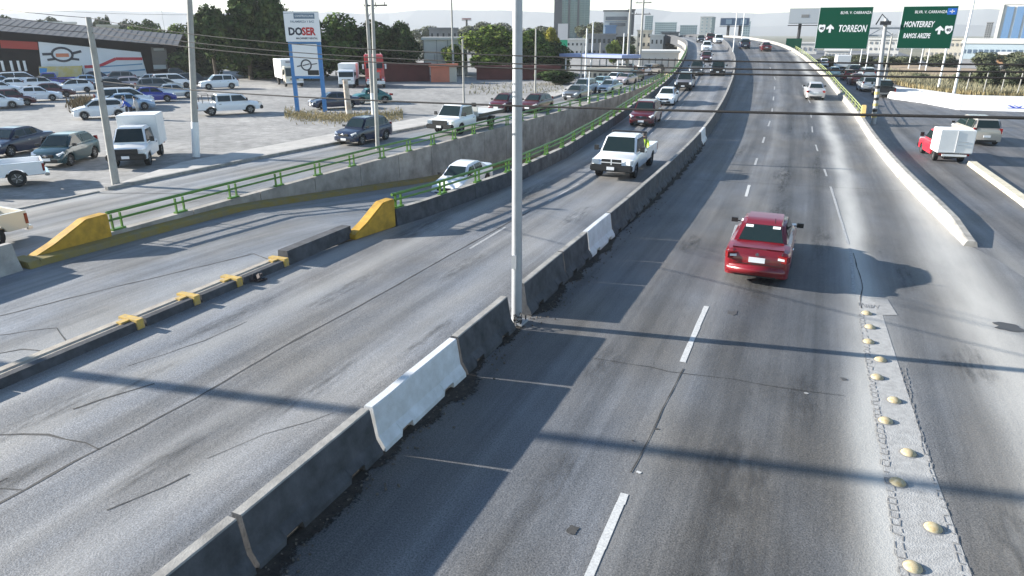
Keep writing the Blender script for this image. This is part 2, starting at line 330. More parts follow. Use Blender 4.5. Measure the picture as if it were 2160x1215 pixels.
# lane markings (children of their road)
def dash(parent,x,y0,y1,wd,m=white_line,fx=None,rd=1):
    mb=MB(); ys_=frange(y0,y1,1.)
    for a,b_ in zip(ys_,ys_[1:]):
        xa=x if fx is None else fx(a); xb=x if fx is None else fx(b_)
        j=[random.uniform(-.008,.008) for _ in range(4)]
        mb.add([(xa-wd/2+j[0],a,zf(a)+.008),(xa+wd/2+j[1],a,zf(a)+.008),(xb+wd/2+j[2],b_,zf(b_)+.008),(xb-wd/2+j[3],b_,zf(b_)+.008)],[(0,1,2,3)])
    return mb.build('lane_dash',m,parent)
worn=mat('worn_white_paint',(.45,.45,.44),.7,scale=14,col2=(.2,.2,.2))
fr=lambda y:lerp([(0,-1.8),(17,-1.9),(22,-2.0),(30,-2.3),(39,-2.7),(60,-3.4),(90,-5.2),(120,-8.8),(150,-14)],y)
for y0,y1,m_ in [(5.2,8.45,white_line),(13.2,16.6,white_line),(21.6,25,worn),(29.9,32.4,white_line),(37.8,40,worn),(46,48.6,worn),(54,57,worn),(62,65,worn),(71,74,worn),(80,83,worn),(90,93,worn),(102,105,worn)]:
    dash(right_road,0,y0,y1,.12,m_,fr)
fr2=lambda y:lerp([(23,1.55),(33,1.0),(50,-.1),(70,-.8),(93,-2.7),(116,-6)],y)
for y0,y1 in [(19.2,23.5),(24,33.5),(36,38),(44,46.5),(52,55),(60,63),(70,73),(82,85)]: dash(right_road,0,y0,y1,.09,worn,fr2)
fl=lambda y:xm(y)-3.6 if y>30 else -9.6
for y0,y1 in [(18.6,21.4),(25.8,29.6),(36,39),(45,48),(54,57),(63,66),(72,75),(84,87),(96,99)]: dash(left_road,0,y0,y1,.09,worn,fl)
# tar joints and cracks: thin wavering ribbons
def crack(parent,pts,wd=.03,amp=.05,z=None,dz=.009,name='crack'):
    mb=MB(); P=[]
    for (a,b_) in zip(pts,pts[1:]):
        a=Vector((a[0],a[1],0)); b2=Vector((b_[0],b_[1],0)); L=(b2-a).length; k=max(2,int(L/.35))
        for i in range(k): 
            t=i/k; p=a.lerp(b2,t); q=noise.noise_vector(p*1.1)+noise.noise_vector(p*4.)*.4; P.append(p+Vector((q.x,q.y,0))*amp)
    P.append(Vector((pts[-1][0],pts[-1][1],0)))
    zz=z or zf
    for i in range(len(P)-1):
        d=(P[i+1]-P[i]).normalized(); s=Vector((-d.y,d.x,0)); w0=wd*(.5+abs(noise.noise(P[i]*2))*1.3)/2; w1=wd*(.5+abs(noise.noise(P[i+1]*2))*1.3)/2
        q=[P[i]-s*w0,P[i]+s*w0,P[i+1]+s*w1,P[i+1]-s*w1]; mb.add([(v.x,v.y,zz(v.y)+dz) for v in q],[(0,1,2,3)])
    return mb.build(name,tar,parent)
crack(left_road,[(-10.25,3),(-10.15,5.7),(-10.0,8),(-10.05,10.5),(-9.92,13.1),(-9.85,18.2),(-9.7,24)],.06,.03)
crack(left_road,[(-13.4,5.6),(-12.2,5.7),(-11.3,6.1),(-10.1,6.1)],.045,.1)
crack(left_road,[(-12,4.4),(-11,4.7),(-10.2,4.9)],.03,.08)
crack(left_road,[(-8.3,6.6),(-7.9,7.6),(-7.3,8.6)],.02,.08); crack(left_road,[(-12.3,8.4),(-11.9,10),(-11.8,11.2)],.025,.1); crack(left_road,[(-11.7,6.8),(-11.2,8.1)],.05,.12)
crack(left_road,[(-8.6,5.1),(-8.2,6.2)],.03,.08); crack(left_road,[(-10.9,4.2),(-10.7,5.0)],.03,.08)
crack(ramp_road,[(-19.4,7),(-17.6,9),(-16.7,12),(-15.9,14.8),(-15.7,15.6),(-14.6,15.2)],.045,.05,z=zr,dz=.006)
crack(ramp_road,[(-15.9,7.0),(-15.2,8.0),(-14.5,8.2)],.05,.1,z=zr,dz=.006); crack(ramp_road,[(-16.6,8.2),(-15.6,9.2),(-14.6,8.7)],.03,.1,z=zr,dz=.006)
crack(right_road,[(-1.9,9),(-1.8,12.9)],.025,.04); crack(right_road,[(-3.6,12.6),(-1.2,12.8),(1.2,13)],.02,.12); crack(right_road,[(-6,32.5),(-2,33),(4,33.8)],.03,.05)
crack(right_road,[(1.62,23),(1.75,20),(1.68,18)],.03,.04)
crack(front_road,[(-28,19.4),(-25,20.6),(-21.5,22)],.06,.1,z=lambda y:0); crack(front_road,[(-26.6,29),(-22,33)],.06,.1,z=lambda y:0)
def blot(parent,c,r,m,name='stain',dz=.0095,asp=1.,sd=0,fz=zf):
    mb=MB(); n_=22; vs=[(c[0],c[1],fz(c[1])+dz)]
    for k in range(n_):
        t=2*PI*k/n_; rr=r*(.75+.5*noise.noise(Vector((math.cos(t)*1.5+sd,math.sin(t)*1.5,c[0]))))
        vs.append((c[0]+rr*math.cos(t)*asp,c[1]+rr*math.sin(t),fz(c[1])+dz))
    mb.add(vs,[(0,1+k,1+(k+1)%n_) for k in range(n_)]); return mb.build(name,m,parent)
stain_m=mat('oil_stain',(.07,.068,.066),.6)
blot(right_road,G(1547,660),.2,stain_m,asp=.8); blot(right_road,G(1208,1118),.11,tar,name='pothole',sd=3); blot(right_road,G(1780,800),.08,stain_m,sd=5); blot(right_road,G(2125,690),.34,stain_m,asp=1.1,sd=7)
blot(right_road,G(1348,997),.05,white_line,name='paint_scrap',sd=9); blot(right_road,G(1700,830),.05,white_line,name='paint_scrap',sd=4); blot(right_road,G(1385,905),.04,tar,name='pothole',sd=1); blot(right_road,G(1335,930),.03,tar,name='pothole',sd=2)
soft=stain_m.copy(); soft.name='soft_stain'; n=soft.node_tree.nodes; l=soft.node_tree.links; b=n['Principled BSDF']; b.inputs['Base Color'].default_value=(.035,.034,.033,1)
at_n=n.new('ShaderNodeAttribute'); at_n.attribute_name='edge'; gn=n.new('ShaderNodeNewGeometry'); mp_=n.new('ShaderNodeMapping'); mp_.inputs['Scale'].default_value=(5,.8,1); l.new(gn.outputs['Position'],mp_.inputs['Vector'])
nz_=n.new('ShaderNodeTexNoise'); nz_.inputs['Scale'].default_value=1.6; nz_.inputs['Detail'].default_value=7; nz_.inputs['Roughness'].default_value=.7; l.new(mp_.outputs[0],nz_.inputs['Vector'])
mr_=n.new('ShaderNodeMapRange'); mr_.inputs[1].default_value=.42; mr_.inputs[2].default_value=.68; l.new(nz_.outputs['Fac'],mr_.inputs[0])
mu=n.new('ShaderNodeMath'); mu.operation='MULTIPLY'; l.new(mr_.outputs[0],mu.inputs[0]); l.new(at_n.outputs['Fac'],mu.inputs[1]); m2_=n.new('ShaderNodeMath'); m2_.operation='MULTIPLY'; l.new(mu.outputs[0],m2_.inputs[0]); m2_.inputs[1].default_value=.5; l.new(m2_.outputs[0],b.inputs['Alpha'])
def soft_blot(parent,x,y,rx,ry,fz=zf,dz=.0105):
    mb=MB(); n_=20; vs=[(x,y,fz(y)+dz)]
    for q_ in (.6,1.):
        for k in range(n_):
            t=2*PI*k/n_; w_=1+.35*noise.noise(Vector((math.cos(t)*1.4+x,math.sin(t)*1.4,y))); vs.append((x+rx*q_*w_*math.cos(t),y+ry*q_*w_*math.sin(t),fz(y)+dz))
    mb.add(vs,[(0,1+k,1+(k+1)%n_) for k in range(n_)]+[(1+k,1+n_+k,1+n_+(k+1)%n_,1+(k+1)%n_) for k in range(n_)])
    o=mb.build('worn_stain',soft,parent); at=o.data.attributes.new('edge','FLOAT','POINT')
    for i,v in enumerate(o.data.vertices): at.data[i].value=1. if i==0 else (.75 if i<=n_ else 0.)
sr=random.Random(17)
for x,y,rx,ry in [(-12.0,6.3,.35,1.6),(-11.6,7.6,.25,1.4),(-10.6,4.9,.3,1.3),(-8.9,6.4,.25,1.2),(-8.2,9.2,.3,1.6),(-7.4,12.,.25,1.5),(-12.3,11.5,.4,2.),(-11.,14,.3,2),(-9,17,.3,2),(-12.2,20,.6,2.2),(-10.9,27,.5,3),(-7.8,24,.4,2.5),(-.4,9.6,.7,1.3),(-.2,7.5,.6,1.2),(-.8,19,.5,1.6),(.5,12.5,.35,1.5),(-.9,27,.4,3),(.7,24,.4,2.5),(-3.2,22,.4,1.2),(-3.4,12.4,.35,1.1),(-2.9,8.4,.25,1.1),(3.6,15.5,.5,1.2),(3.3,9.5,.35,1.3),(4.9,13.5,.5,.9),(-1.2,36,.5,3),(2.9,21,.3,1.5)]: soft_blot(left_road if x<-6 else right_road,x,y,rx,ry)
for i in range(5): soft_blot(right_road,sr.uniform(-4,.5),sr.uniform(30,60),.25,4)
# pale painted strip with ladder-like residue and yellow domes
strip_m=mat('pale_strip',(.40,.395,.38),.85,scale=7,col2=(.27,.265,.255),bump=.5)
ps=ribbon('pale_strip',strip_m,lambda y:lerp([(3,1.95),(8,1.78),(17.5,1.62)],y),lambda y:lerp([(3,3.0),(8.4,2.62),(11.4,2.42),(15.3,2.24),(18.9,2.08)],y),lambda y:0,3,18.6,1,parent=right_road,dz=.006,na=3)
lm=MB(); rnd=random.Random(3)
def ladder(x0f,x1f,y0,y1,st,side):
    y=y0
    while y<y1:
        a,b_=x0f(y),x1f(y)
        if rnd.random()<.85: lm.box(((a+b_)/2+rnd.uniform(-.01,.01),y+rnd.uniform(-.02,.02),.0115),((b_-a)*rnd.uniform(.5,1),.018,.003),rz=rnd.uniform(-.25,.25))
        for xx in (a,b_):
            if rnd.random()<.75: lm.box((xx+rnd.uniform(-.012,.012),y+st/2,.0112),(.014,st*rnd.uniform(.4,.95),.003),rz=rnd.uniform(-.15,.15))
        y+=st
ladder(lambda y:lerp([(3,1.86),(8,1.76),(17.5,1.6)],y),lambda y:lerp([(3,1.99),(8,1.88),(17.5,1.7)],y),4,17.7,.17,0)
ladder(lambda y:lerp([(3,2.83),(8.4,2.5),(11.4,2.37)],y),lambda y:lerp([(3,2.95),(8.4,2.6),(11.4,2.42),(14.8,2.26)],y),5,14.6,.2,1)
for k in range(9): lm.box((1.63+k*.055,18.2+abs(k-4)*.02,.0115),(.014,.26,.003),rz=rnd.uniform(-.3,.3))
o=lm.build('glue_residue',mat('glue_residue',(.2,.195,.19),.8),right_road); o['kind']='stuff'
pa=MB(); q=[G(1845,632),G(1872,632),G(1893,665),G(1850,665)]; pa.add([(v.x,v.y,.009) for v in q],[(0,1,2,3)]); pa.build('paint_patch',mat('patch_paint',(.3,.295,.285),.8,var=.2,scale=6),right_road)
dm=MB(); dm.lathe([(.12,0),(.116,.014),(.098,.038),(.064,.058),(.02,.067),(0.001,.068)],n=16)
dome_me=dm.mesh('dome_stud',mat('dome_stud_ceramic',(.46,.41,.28),.6,scale=16,col2=(.3,.22,.1)),60)
gl=MB(); gl.lathe([(.15,.001),(.13,.006),(.001,.007)],n=12); glue_me=gl.mesh('dome_pad',mat('dome_pad',(.2,.195,.19),.9))
where=['at the bottom edge of the photo','nearest to the bottom right corner but one','third counted from the bottom edge','fourth counted from the bottom edge','fifth from the bottom, on the inner side','sixth from the bottom, on the outer side','just below the thin pole shadow, left row','in the thin shadow of the lamp post','third from the far end of the strip','second from the far end of the strip','farthest one, by the ladder-like mark']
for i,(px,py) in enumerate([(1925,1198),(1968,1115),(1893,1019),(1916,957),(1868,889),(1886,846),(1850,797),(1857,760),(1832,722),(1835,691),(1828,662)]):
    p=G(px,py); e=thing('dome_stud','yellow dome stud on the pale strip, '+where[i],'dome stud',(p.x,p.y,.0062),0,'yellow dome studs on the pale strip')
    ob('dome',dome_me,e); ob('pad',glue_me,e)
# gutter dirt along the median's right foot
rr_=random.Random(11)
grime_edge=grime.copy(); grime_edge.name='gutter_grime_edge'
n=grime_edge.node_tree.nodes; l=grime_edge.node_tree.links; b=n['Principled BSDF']; at_n=n.new('ShaderNodeAttribute'); at_n.attribute_name='edge'
gn=n.new('ShaderNodeNewGeometry'); nz_=n.new('ShaderNodeTexNoise'); nz_.inputs['Scale'].default_value=14; nz_.inputs['Detail'].default_value=8; nz_.inputs['Roughness'].default_value=.75; l.new(gn.outputs['Position'],nz_.inputs['Vector'])
ma=n.new('ShaderNodeMath'); ma.operation='MULTIPLY_ADD'; l.new(at_n.outputs['Fac'],ma.inputs[0]); ma.inputs[1].default_value=-.42; l.new(nz_.outputs['Fac'],ma.inputs[2])
mr_=n.new('ShaderNodeMapRange'); mr_.inputs[1].default_value=.16; mr_.inputs[2].default_value=.32; l.new(ma.outputs[0],mr_.inputs[0]); l.new(mr_.outputs[0],b.inputs['Alpha'])
def dirt(y0,y1,wmax,sd):
    mb=MB(); ys_=frange(y0,y1,.06); pr=None
    for y in ys_:
        t=(y-y0)/(y1-y0); e=math.sin(PI*t)**.4
        wd=wmax*.8*e*(.35+.9*max(0,.5+noise.noise(Vector((y*1.3,sd,0)))))+.09*noise.noise(Vector((y*6,sd,2)))+.05*noise.noise(Vector((y*17,sd,2)))
        x0=xm(y)+.2; q=[(x0,y,zf(y)+.03),(x0+max(.12,wd)*.6,y,zf(y)+.022),(x0+max(.14,wd),y,zf(y)+.0085)]
        if pr: o_=len(mb.v); mb.add(pr+q,[(0,1,4,3),(1,2,5,4)])
        pr=q
    o=mb.build('gutter_dirt',grime_edge,right_road); at=o.data.attributes.new('edge','FLOAT','POINT')
    for i,v in enumerate(o.data.vertices): at.data[i].value=(0,.35,1.)[i%3]
    return o
dirt(3.5,8.6,.62,1); dirt(8.4,11.6,.8,5); dirt(12.2,13.7,.35,7); dirt(14.2,16.6,.75,9); dirt(16.5,22,.6,12); dirt(22,45,.5,15)
peb=MB()
for i in range(420):
    y=3.5+rr_.random()**1.2*24; x=xm(y)+.3+abs(rr_.gauss(0,.28)); s=rr_.uniform(.008,.03); peb.box((x,y,.02),(s,s*1.3,s),rz=rr_.uniform(0,3),rx=rr_.random(),ry=rr_.random())
o=peb.build('gutter_gravel',mat('gravel',(.12,.1,.08),.9,var=.4,scale=30),right_road); o['kind']='stuff'
# ------------------------------------------------------------------ median barrier
def barrier(y0,y1,label,m,notch=True,h=.81,tilt=0,cat='concrete barrier'):
    L=y1-y0; st=[0]
    if notch and L>1.2:
        for c in (.24,.76):
            w_=.16 if L<4 else .14; st+=[c*L-w_-.03,c*L-w_,c*L+w_,c*L+w_+.03]
    st+=[L]; 
    yc=(y0+y1)/2; cx,cz=xm(yc),zf(yc); ang=math.atan2(xm(y1)-xm(y0),L); pit=math.atan2(zf(y1)-zf(y0),L)
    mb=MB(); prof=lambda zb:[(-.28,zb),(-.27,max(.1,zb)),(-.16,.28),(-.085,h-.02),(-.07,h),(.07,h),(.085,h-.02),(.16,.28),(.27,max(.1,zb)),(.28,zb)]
    n_=10; base=0
    for i,s in enumerate(st):
        inn=(i-1)%4 in (1,2) and 0<i<len(st)-1
        for x,z in prof(.15 if inn else 0.): mb.v.append((x+tilt*z+(.012*noise.noise(Vector((s*2,yc,z*3)))),s-L/2,z+.006*noise.noise(Vector((s*3,yc,x)))*(z>.5)))
    for i in range(len(st)-1):
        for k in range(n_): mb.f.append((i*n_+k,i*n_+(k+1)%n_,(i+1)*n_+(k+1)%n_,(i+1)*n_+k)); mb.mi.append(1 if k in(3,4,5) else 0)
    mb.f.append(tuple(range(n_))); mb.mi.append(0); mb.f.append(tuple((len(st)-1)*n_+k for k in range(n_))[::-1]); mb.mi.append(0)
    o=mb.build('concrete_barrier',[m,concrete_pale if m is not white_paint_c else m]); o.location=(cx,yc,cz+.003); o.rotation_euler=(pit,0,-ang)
    tag(o,label,cat,'concrete barriers of the median'); return o
segs=[(-.5,2.15,'c',"median barrier segment nearest the camera, below the bottom edge"),(2.2,4.98,'c','dark median barrier segment cut off by the bottom edge of the photo'),(5.06,7.84,'c','long dark barrier segment in the foreground, before the near white one'),
 (7.92,10.78,'w','nearest white painted barrier segment, with rusty notches at its foot'),(10.88,13.3,'c','tilted dark barrier segment ending at the foot of the lamp post'),(14.25,17.0,'c','dark barrier segment just behind the lamp post'),
 (17.06,19.2,'c','dark barrier segment between the lamp post one and the second white one'),(19.26,21.75,'w','second white painted barrier segment, behind the lamp post')]
for a,b_,k,lb in segs: barrier(a,b_,lb,white_paint_c if k=='w' else concrete_shade,tilt=.0 if b_!=13.3 else -.02)
y=21.82; i=0; ordn=['first','second','third','fourth','fifth','sixth','seventh','eighth','ninth','tenth']
while y<45.5:
    e=y+2.42; w_=e>44.6
    barrier(y,e-.05,(('small white barrier segment farthest up the median, opposite the dark red oncoming car' if y<44.5 else 'last dark median barrier segment, just beyond the small white one') if w_ else ordn[i]+' dark median barrier segment beyond the second white one'),white_paint_c if (w_ and y<44.5) else concrete_shade); y=e; i+=1
mt=thing('median_parapet','continuous pale concrete parapet dividing the rising carriageways of the flyover','concrete parapet')
y=46.1
while y<290:
    e=min(290,y+6); sweep('parapet_panel',[(-.26,-.02),(-.17,.28),(-.09,.81),(.09,.81),(.17,.28),(.26,-.02)],xm,zf,y,e-.05,[concrete_shade,concrete_pale],mt,st=2,mis=[0,0,1,0,0,0]); y=e
# ------------------------------------------------------------------ left separators, noses, walls and railings
kerb_top=mat('warm_worn_concrete',(.42,.38,.31),.9,scale=3,col2=(.24,.21,.18),bump=.4)
def sep(y0,y1,label,cap0,rusty=False):
    t=thing('kerb_block',label,'kerb block',(-14.0,(y0+y1)/2,.002),0,'low concrete kerb blocks')
    L=y1-y0; mb=MB(); mb.prism([(-.27,0),(.27,0),(.25,.2),(.1,.215),(.08,.19),(-.04,.19),(-.06,.215),(-.25,.21)],'Y',-L/2,L/2); mb.mi=[1 if k in(5,6,7,8) else 0 for k in range(len(mb.f))]; mb.build('block',[concrete_shade,kerb_top],t)
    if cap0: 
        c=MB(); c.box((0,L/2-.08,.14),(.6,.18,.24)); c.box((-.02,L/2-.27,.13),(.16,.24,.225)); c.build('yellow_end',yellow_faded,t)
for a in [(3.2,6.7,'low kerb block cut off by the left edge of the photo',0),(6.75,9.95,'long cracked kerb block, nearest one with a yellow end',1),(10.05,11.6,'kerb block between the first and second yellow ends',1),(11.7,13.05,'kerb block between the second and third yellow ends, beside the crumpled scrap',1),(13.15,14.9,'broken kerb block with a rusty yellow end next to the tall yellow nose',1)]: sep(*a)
t=tag(sweep('kerb_block',[(-.25,0),(.2,0),(.14,.42),(-.2,.42)],lambda y:-13.95,lambda y:.002,15.0,18.1,concrete_shade),'taller dark kerb block right before the tall yellow nose','kerb block','low concrete kerb blocks')
def nose(x,y0,y1,h,label,th=.34,curve=0):
    mb=MB(); L=y1-y0; prof=[(0,0),(L,0),(L,h),(L*.72,h*.98),(L*.3,h*.45),(0,.16)]
    for s,(xa,xb) in enumerate([(-th/2,th/2)]):
        mb.prism([(p[0],p[1]) for p in prof],'X',xa,xb)
    o=mb.build('barrier_nose',yellow_paint); 
    bm=bmesh.new(); bm.from_mesh(o.data); bmesh.ops.bevel(bm,geom=bm.edges[:],offset=.03,segments=2,affect='EDGES'); bm.to_mesh(o.data); bm.free()
    o.location=(x,y0,.003); tag(o,label,'barrier end','yellow barrier ends'); return o
nose(-20.95,11.9,14.6,.95,'large yellow sloping nose where the ramp wall begins, at the left edge',.4)
n2_=nose(-13.72,17.95,20.0,1.0,'yellow sloping nose in the middle of the road, before the dark parapet',.4); n2_.rotation_euler=(0,0,-.15)
# retaining wall, left of ramp
wl=thing('retaining_wall','stained grey concrete retaining wall dropping along the left side of the ramp','retaining wall')
y=14.6; 
while y<118:
    e=min(118,y+3.4); ys_=frange(y,e-.04,1.7); mb=MB()
    for a,b_ in zip(ys_,ys_[1:]):
        mb.add([(xw(a)-.15,a,-.1),(xw(a)+.15,a,zr(a)-.3),(xw(a)+.15,a,.3),(xw(a)-.15,a,.3),(xw(b_)-.15,b_,-.1),(xw(b_)+.15,b_,zr(b_)-.3),(xw(b_)+.15,b_,.3),(xw(b_)-.15,b_,.3)],[(0,1,2,3),(7,6,5,4),(1,5,6,2),(2,6,7,3),(3,7,4,0)])
    mb.build('wall_panel',concrete_wall,wl); y=e
sweep('foot_kerb',[(.16,-.3),(.58,-.3),(.55,.2),(.16,.24)],xw,zr,12.0,90,yellow_faded if 0 else mat('dirty_yellow_kerb',(.25,.18,.03),.8,scale=2,col2=(.2,.17,.1)),wl,st=1.5)
sweep('foot_kerb',[(-.35,0),(.58,0),(.5,.2),(-.2,.24)],xw,lambda y:0,11.65,12.0,MT['dirty_yellow_kerb'],wl,st=.6)
def railing(name,label,fx,fz,y0,y1,hb,m,gap=2.55,hr=.62,rs=1.):
    t=thing(name,label,'railing')
    pm=MB(); pm.box((0,-.17,.27),(.07,.05,.56)); pm.box((0,.17,.27),(.07,.05,.56)); pm.box((0,0,.03),(.16,.5,.06)); me=pm.mesh('post',m)
    y=y0+.3
    while y<y1: ob('post',me,t,(fx(y),y,fz(y)+hb)); y+=gap
    for z_,r in ((hr,.055),(hr*.58,.042)):
        mb=MB(); mb.tube([(fx(y),y,fz(y)+hb+z_) for y in frange(y0,y1,2)],r*rs,8); mb.build('rail',m,t,60)
railing('railing','green two-rail guard rail on top of the ramp retaining wall',xw,lambda y:0,14.7,112,.3,green_paint)
# flyover left parapet with railing
fp=thing('edge_parapet','dark concrete parapet with pale top along the left edge of the flyover','concrete parapet')
y=20
while y<290:
    e=min(290,y+5); sweep('parapet_panel',[(-.33,-1.5),(-.05,-1.5),(0,-.02),(-.04,.5),(-.06,.62),(-.3,.62)],xl,zf,y,e-.04,[concrete_shade,concrete_pale],fp,st=1.25 if y<40 else 2.5,mis=[0,0,0,0,1,0]); y=e
railing('railing','green two-rail guard rail on the flyover parapet, right of the ramp',lambda y:xl(y)-.18,zf,20,125,.62,green_paint,hr=.5)
# right parapet
rp=thing('edge_parapet','long pale concrete parapet along the right edge of the flyover','concrete parapet')
def parapet_end(y0,y1):
    mb=MB(); pr=[(.0,-.03),(.42,-.03),(.36,.42),(.32,.46),(.12,.46),(.08,.42)]; n_=6
    ys_=frange(y0,y1,.75)
    for y in ys_:
        k=lerp([(y0,.38),(y0+2.2,.9),(y1,1)],y); mb.v+=[(xr(y)+dx,y,(z*k if z>0 else z)) for dx,z in pr]
    for i in range(len(ys_)-1):
        for j in range(n_): mb.f.append((i*n_+j,i*n_+(j+1)%n_,(i+1)*n_+(j+1)%n_,(i+1)*n_+j)); mb.mi.append(0)
    mb.f.append(tuple(range(n_))); mb.mi.append(0); mb.f.append(tuple((len(ys_)-1)*n_+j for j in range(n_))[::-1]); mb.mi.append(0)
    mb.build('parapet_panel',concrete_pale,rp)
parapet_end(25.3,29.77); y=29.8
while y<290:
    e=min(290,y+4.5); sweep('parapet_panel',[(0,-.03),(.42,-.03),(.36,.42),(.32,.46),(.12,.46),(.08,.42)],xr,zf,y,e-.03,[concrete_pale],rp,st=1.5 if y<60 else 2.25); y=e
nz=MB(); nz.prism([(57.8,0),(59.2,0),(59.2,.95),(58.6,.95),(57.8,.3)],'X',xr(58.5)+.12,xr(58.5)+.4); nz=nz.build('barrier_nose',mat('sunlit_yellow_paint',(.6,.42,.15),.6,var=.2)); nz.location.z=.46; tag(nz,'pale yellow end block of the right parapet railing, near the sign gantry','barrier end','yellow barrier ends')
railing('railing','yellow green guard rail on the right parapet of the flyover',lambda y:xr(y)+.22,zf,59.3,130,.46,green_yellow,hr=.5,rs=.6)
kr=thing('traffic_kerb','pale raised kerb dividing the slip road at the right edge','kerb',(0,0,0))
y=20
while y<41.5: sweep('kerb_stone',[(-.22,0),(.22,0),(.18,.2),(-.18,.2)],lambda y:lerp([(20,8.6),(33.5,8.15),(42,7.75)],y),lambda y:-.004,y,y+1.46,mat('cream_kerb_paint',(.55,.5,.38),.8,var=.2,scale=3),kr,st=.73); y+=1.5
# white wall on the far right
ww=thing('boundary_wall','long low white wall with blue scribbles behind the slip road, right edge','wall')
pts=[G(1871,207),G(1944,217),G(2025,232),G(2160,236),G(2330,240)]
for a,b_ in zip(pts,pts[1:]):
    L=(b_-a).length; k=max(1,int(L/3)); 
    for i in range(k):
        p=a.lerp(b_,i/k+.01/k); q=a.lerp(b_,(i+1)/k); mb=MB(); n1=Vector((p.x,p.y,0)).normalized()*.75; n2_=Vector((q.x,q.y,0)).normalized()*.75; u_=Vector((0,0,.64))
        mb.add([p,q,q+n2_+u_,p+n1+u_,p+n1*1.5,q+n2_*1.5,q+n2_*1.5+u_,p+n1*1.5+u_],[(0,1,2,3),(3,2,6,7),(7,6,5,4),(0,3,7,4),(1,5,6,2)]); mb.build('wall_panel',white_m,ww)
sw=MB(); off=[Vector((p.x,p.y,0))+Vector((p.x,p.y,0)).normalized()*9 for p in pts]
for i in range(len(pts)-1): sw.add([(pts[i].x*1.009,pts[i].y*1.009,.6),(pts[i+1].x*1.009,pts[i+1].y*1.009,.6),(off[i+1].x,off[i+1].y,.7),(off[i].x,off[i].y,.7)],[(0,1,2,3)])
sw.build('bank',mat('white_concrete',(.62,.61,.58),.9,var=.12,scale=.6))['kind']='structure'
pw=PLN(2143,224,pts[2],pts[3].x-pts[2].x,pts[3].y-pts[2].y); gd=(pts[3]-pts[2]).normalized(); nrm=Vector((gd.y,-gd.x,0))
if nrm.dot(Vector((-pw.x,-pw.y,0)))<0: nrm=-nrm
gm=MB(); gp=Vector((pw.x,pw.y,.34))+nrm*-.28
gm.tube([gp+gd*(.5*math.sin(i*1.3)+i*.08-.4)+Vector((0,0,.15*math.cos(i*2.1))) for i in range(12)],.035,4); gm.build('scribble',mat('blue_spray',(.1,.15,.6),.6),ww)
# ------------------------------------------------------------------ vehicles
PROTO={}
def arch_z(x,axles,r,zb):
    z=zb
    for a in axles:
        d=abs(x-a)
        if d<r: z=max(z,.31+math.sqrt(r*r-d*d)*.98)
    return z
def loft_body(L,W,top,zb,axles,r,nose=.45,tail=.4,crown=.03,wprof=None):
    """top: [(x,z)] silhouette from the rear (x=-L/2) to the front; returns MB"""
    xs=set([-L/2,-L/2+.04,-L/2+.12,-L/2+.3,L/2-.3,L/2-.12,L/2-.04,L/2]+[t[0] for t in top])
    for a in axles:
        for k in range(9): xs.add(a-r*math.cos(PI*k/8)*.999)
    x=-L/2
    while x<L/2: xs.add(round(x,3)); x+=.28
    xs=sorted(v for v in xs if -L/2<=v<=L/2); ys=[xs[0]]
    for v in xs[1:]:
        if v-ys[-1]>.018: ys.append(v)
    mb=MB(); n=16
    for x in ys:
        zt=lerp(top,x); f=min(1,(L/2-x)/nose); b_=min(1,(x+L/2)/tail)
        ff=math.sqrt(max(0,1-(1-f)**2)); bb=math.sqrt(max(0,1-(1-b_)**2))
        hw=W/2*min(.80+.20*ff,0.82+.18*bb); zbb=zb+.06*(1-min(f,b_))
        za=min(arch_z(x,axles,r,zbb),zt-.12); zm=zbb+(zt-zbb)*.45; zm=max(zm,za+.02); zs=max(zt-.14,zm+.01)
        half=[(0,zbb),(hw*.66,zbb),(hw*.67,max(za-.01,zbb+.001)),(hw*.97,za),(hw,zm),(hw*.99,zs),(hw*.93,zt-.035),(hw*.78,zt)]
        pts=half+[(0,zt+crown)]+[(-y,z) for y,z in half[::-1][:-1]]
        mb.v+=[(x,y,z) for y,z in pts]
    for i in range(len(ys)-1):
        for k in range(n): mb.f.append((i*n+k,i*n+(k+1)%n,(i+1)*n+(k+1)%n,(i+1)*n+k)); mb.mi.append(0)
    mb.f.append(tuple(range(n))); mb.mi.append(0); mb.f.append(tuple((len(ys)-1)*n+k for k in range(n))[::-1]); mb.mi.append(0)
    return mb
def cabin(A,B,Cc,Dd,wb,wr,zb_front,zb_rear,crown=.035,bev=.085):
    """A windscreen foot x, B roof front (x,z), Cc roof rear (x,z), Dd rear foot x; half widths wb,wr"""
    z0=min(zb_front,zb_rear)-.08
    mb=MB(); xm_=(B[0]+Cc[0])/2; zr_=(B[1]+Cc[1])/2+.02
    P=[(A,zb_front,wb*.97),(B[0],B[1],wr*.96),(xm_,zr_,wr),(Cc[0],Cc[1],wr*.97),(Dd,zb_rear,wb*.95)]
    vs=[(x,-w_,z) for x,z,w_ in P]+[(x,w_,z) for x,z,w_ in P]+[(A,-wb*.97,z0),(Dd,-wb*.95,z0),(A,wb*.97,z0),(Dd,wb*.95,z0)]
    fs=[(0,1,6,5),(1,2,7,6),(2,3,8,7),(3,4,9,8),(10,11,4,3,2,1,0),(12,5,6,7,8,9,13),(10,0,5,12),(11,13,9,4),(10,12,13,11)]
    mb.add(vs,fs); me=mb.mesh('cabin',black)
    bm=bmesh.new(); bm.from_mesh(me); ed=[e for e in bm.edges if min(v.co.z for v in e.verts)>z0+.02]
    bmesh.ops.bevel(bm,geom=ed,offset=bev,segments=2,affect='EDGES'); bm.to_mesh(me); bm.free(); me.shade_smooth(); me.set_sharp_from_angle(angle=R(32)); return me,P
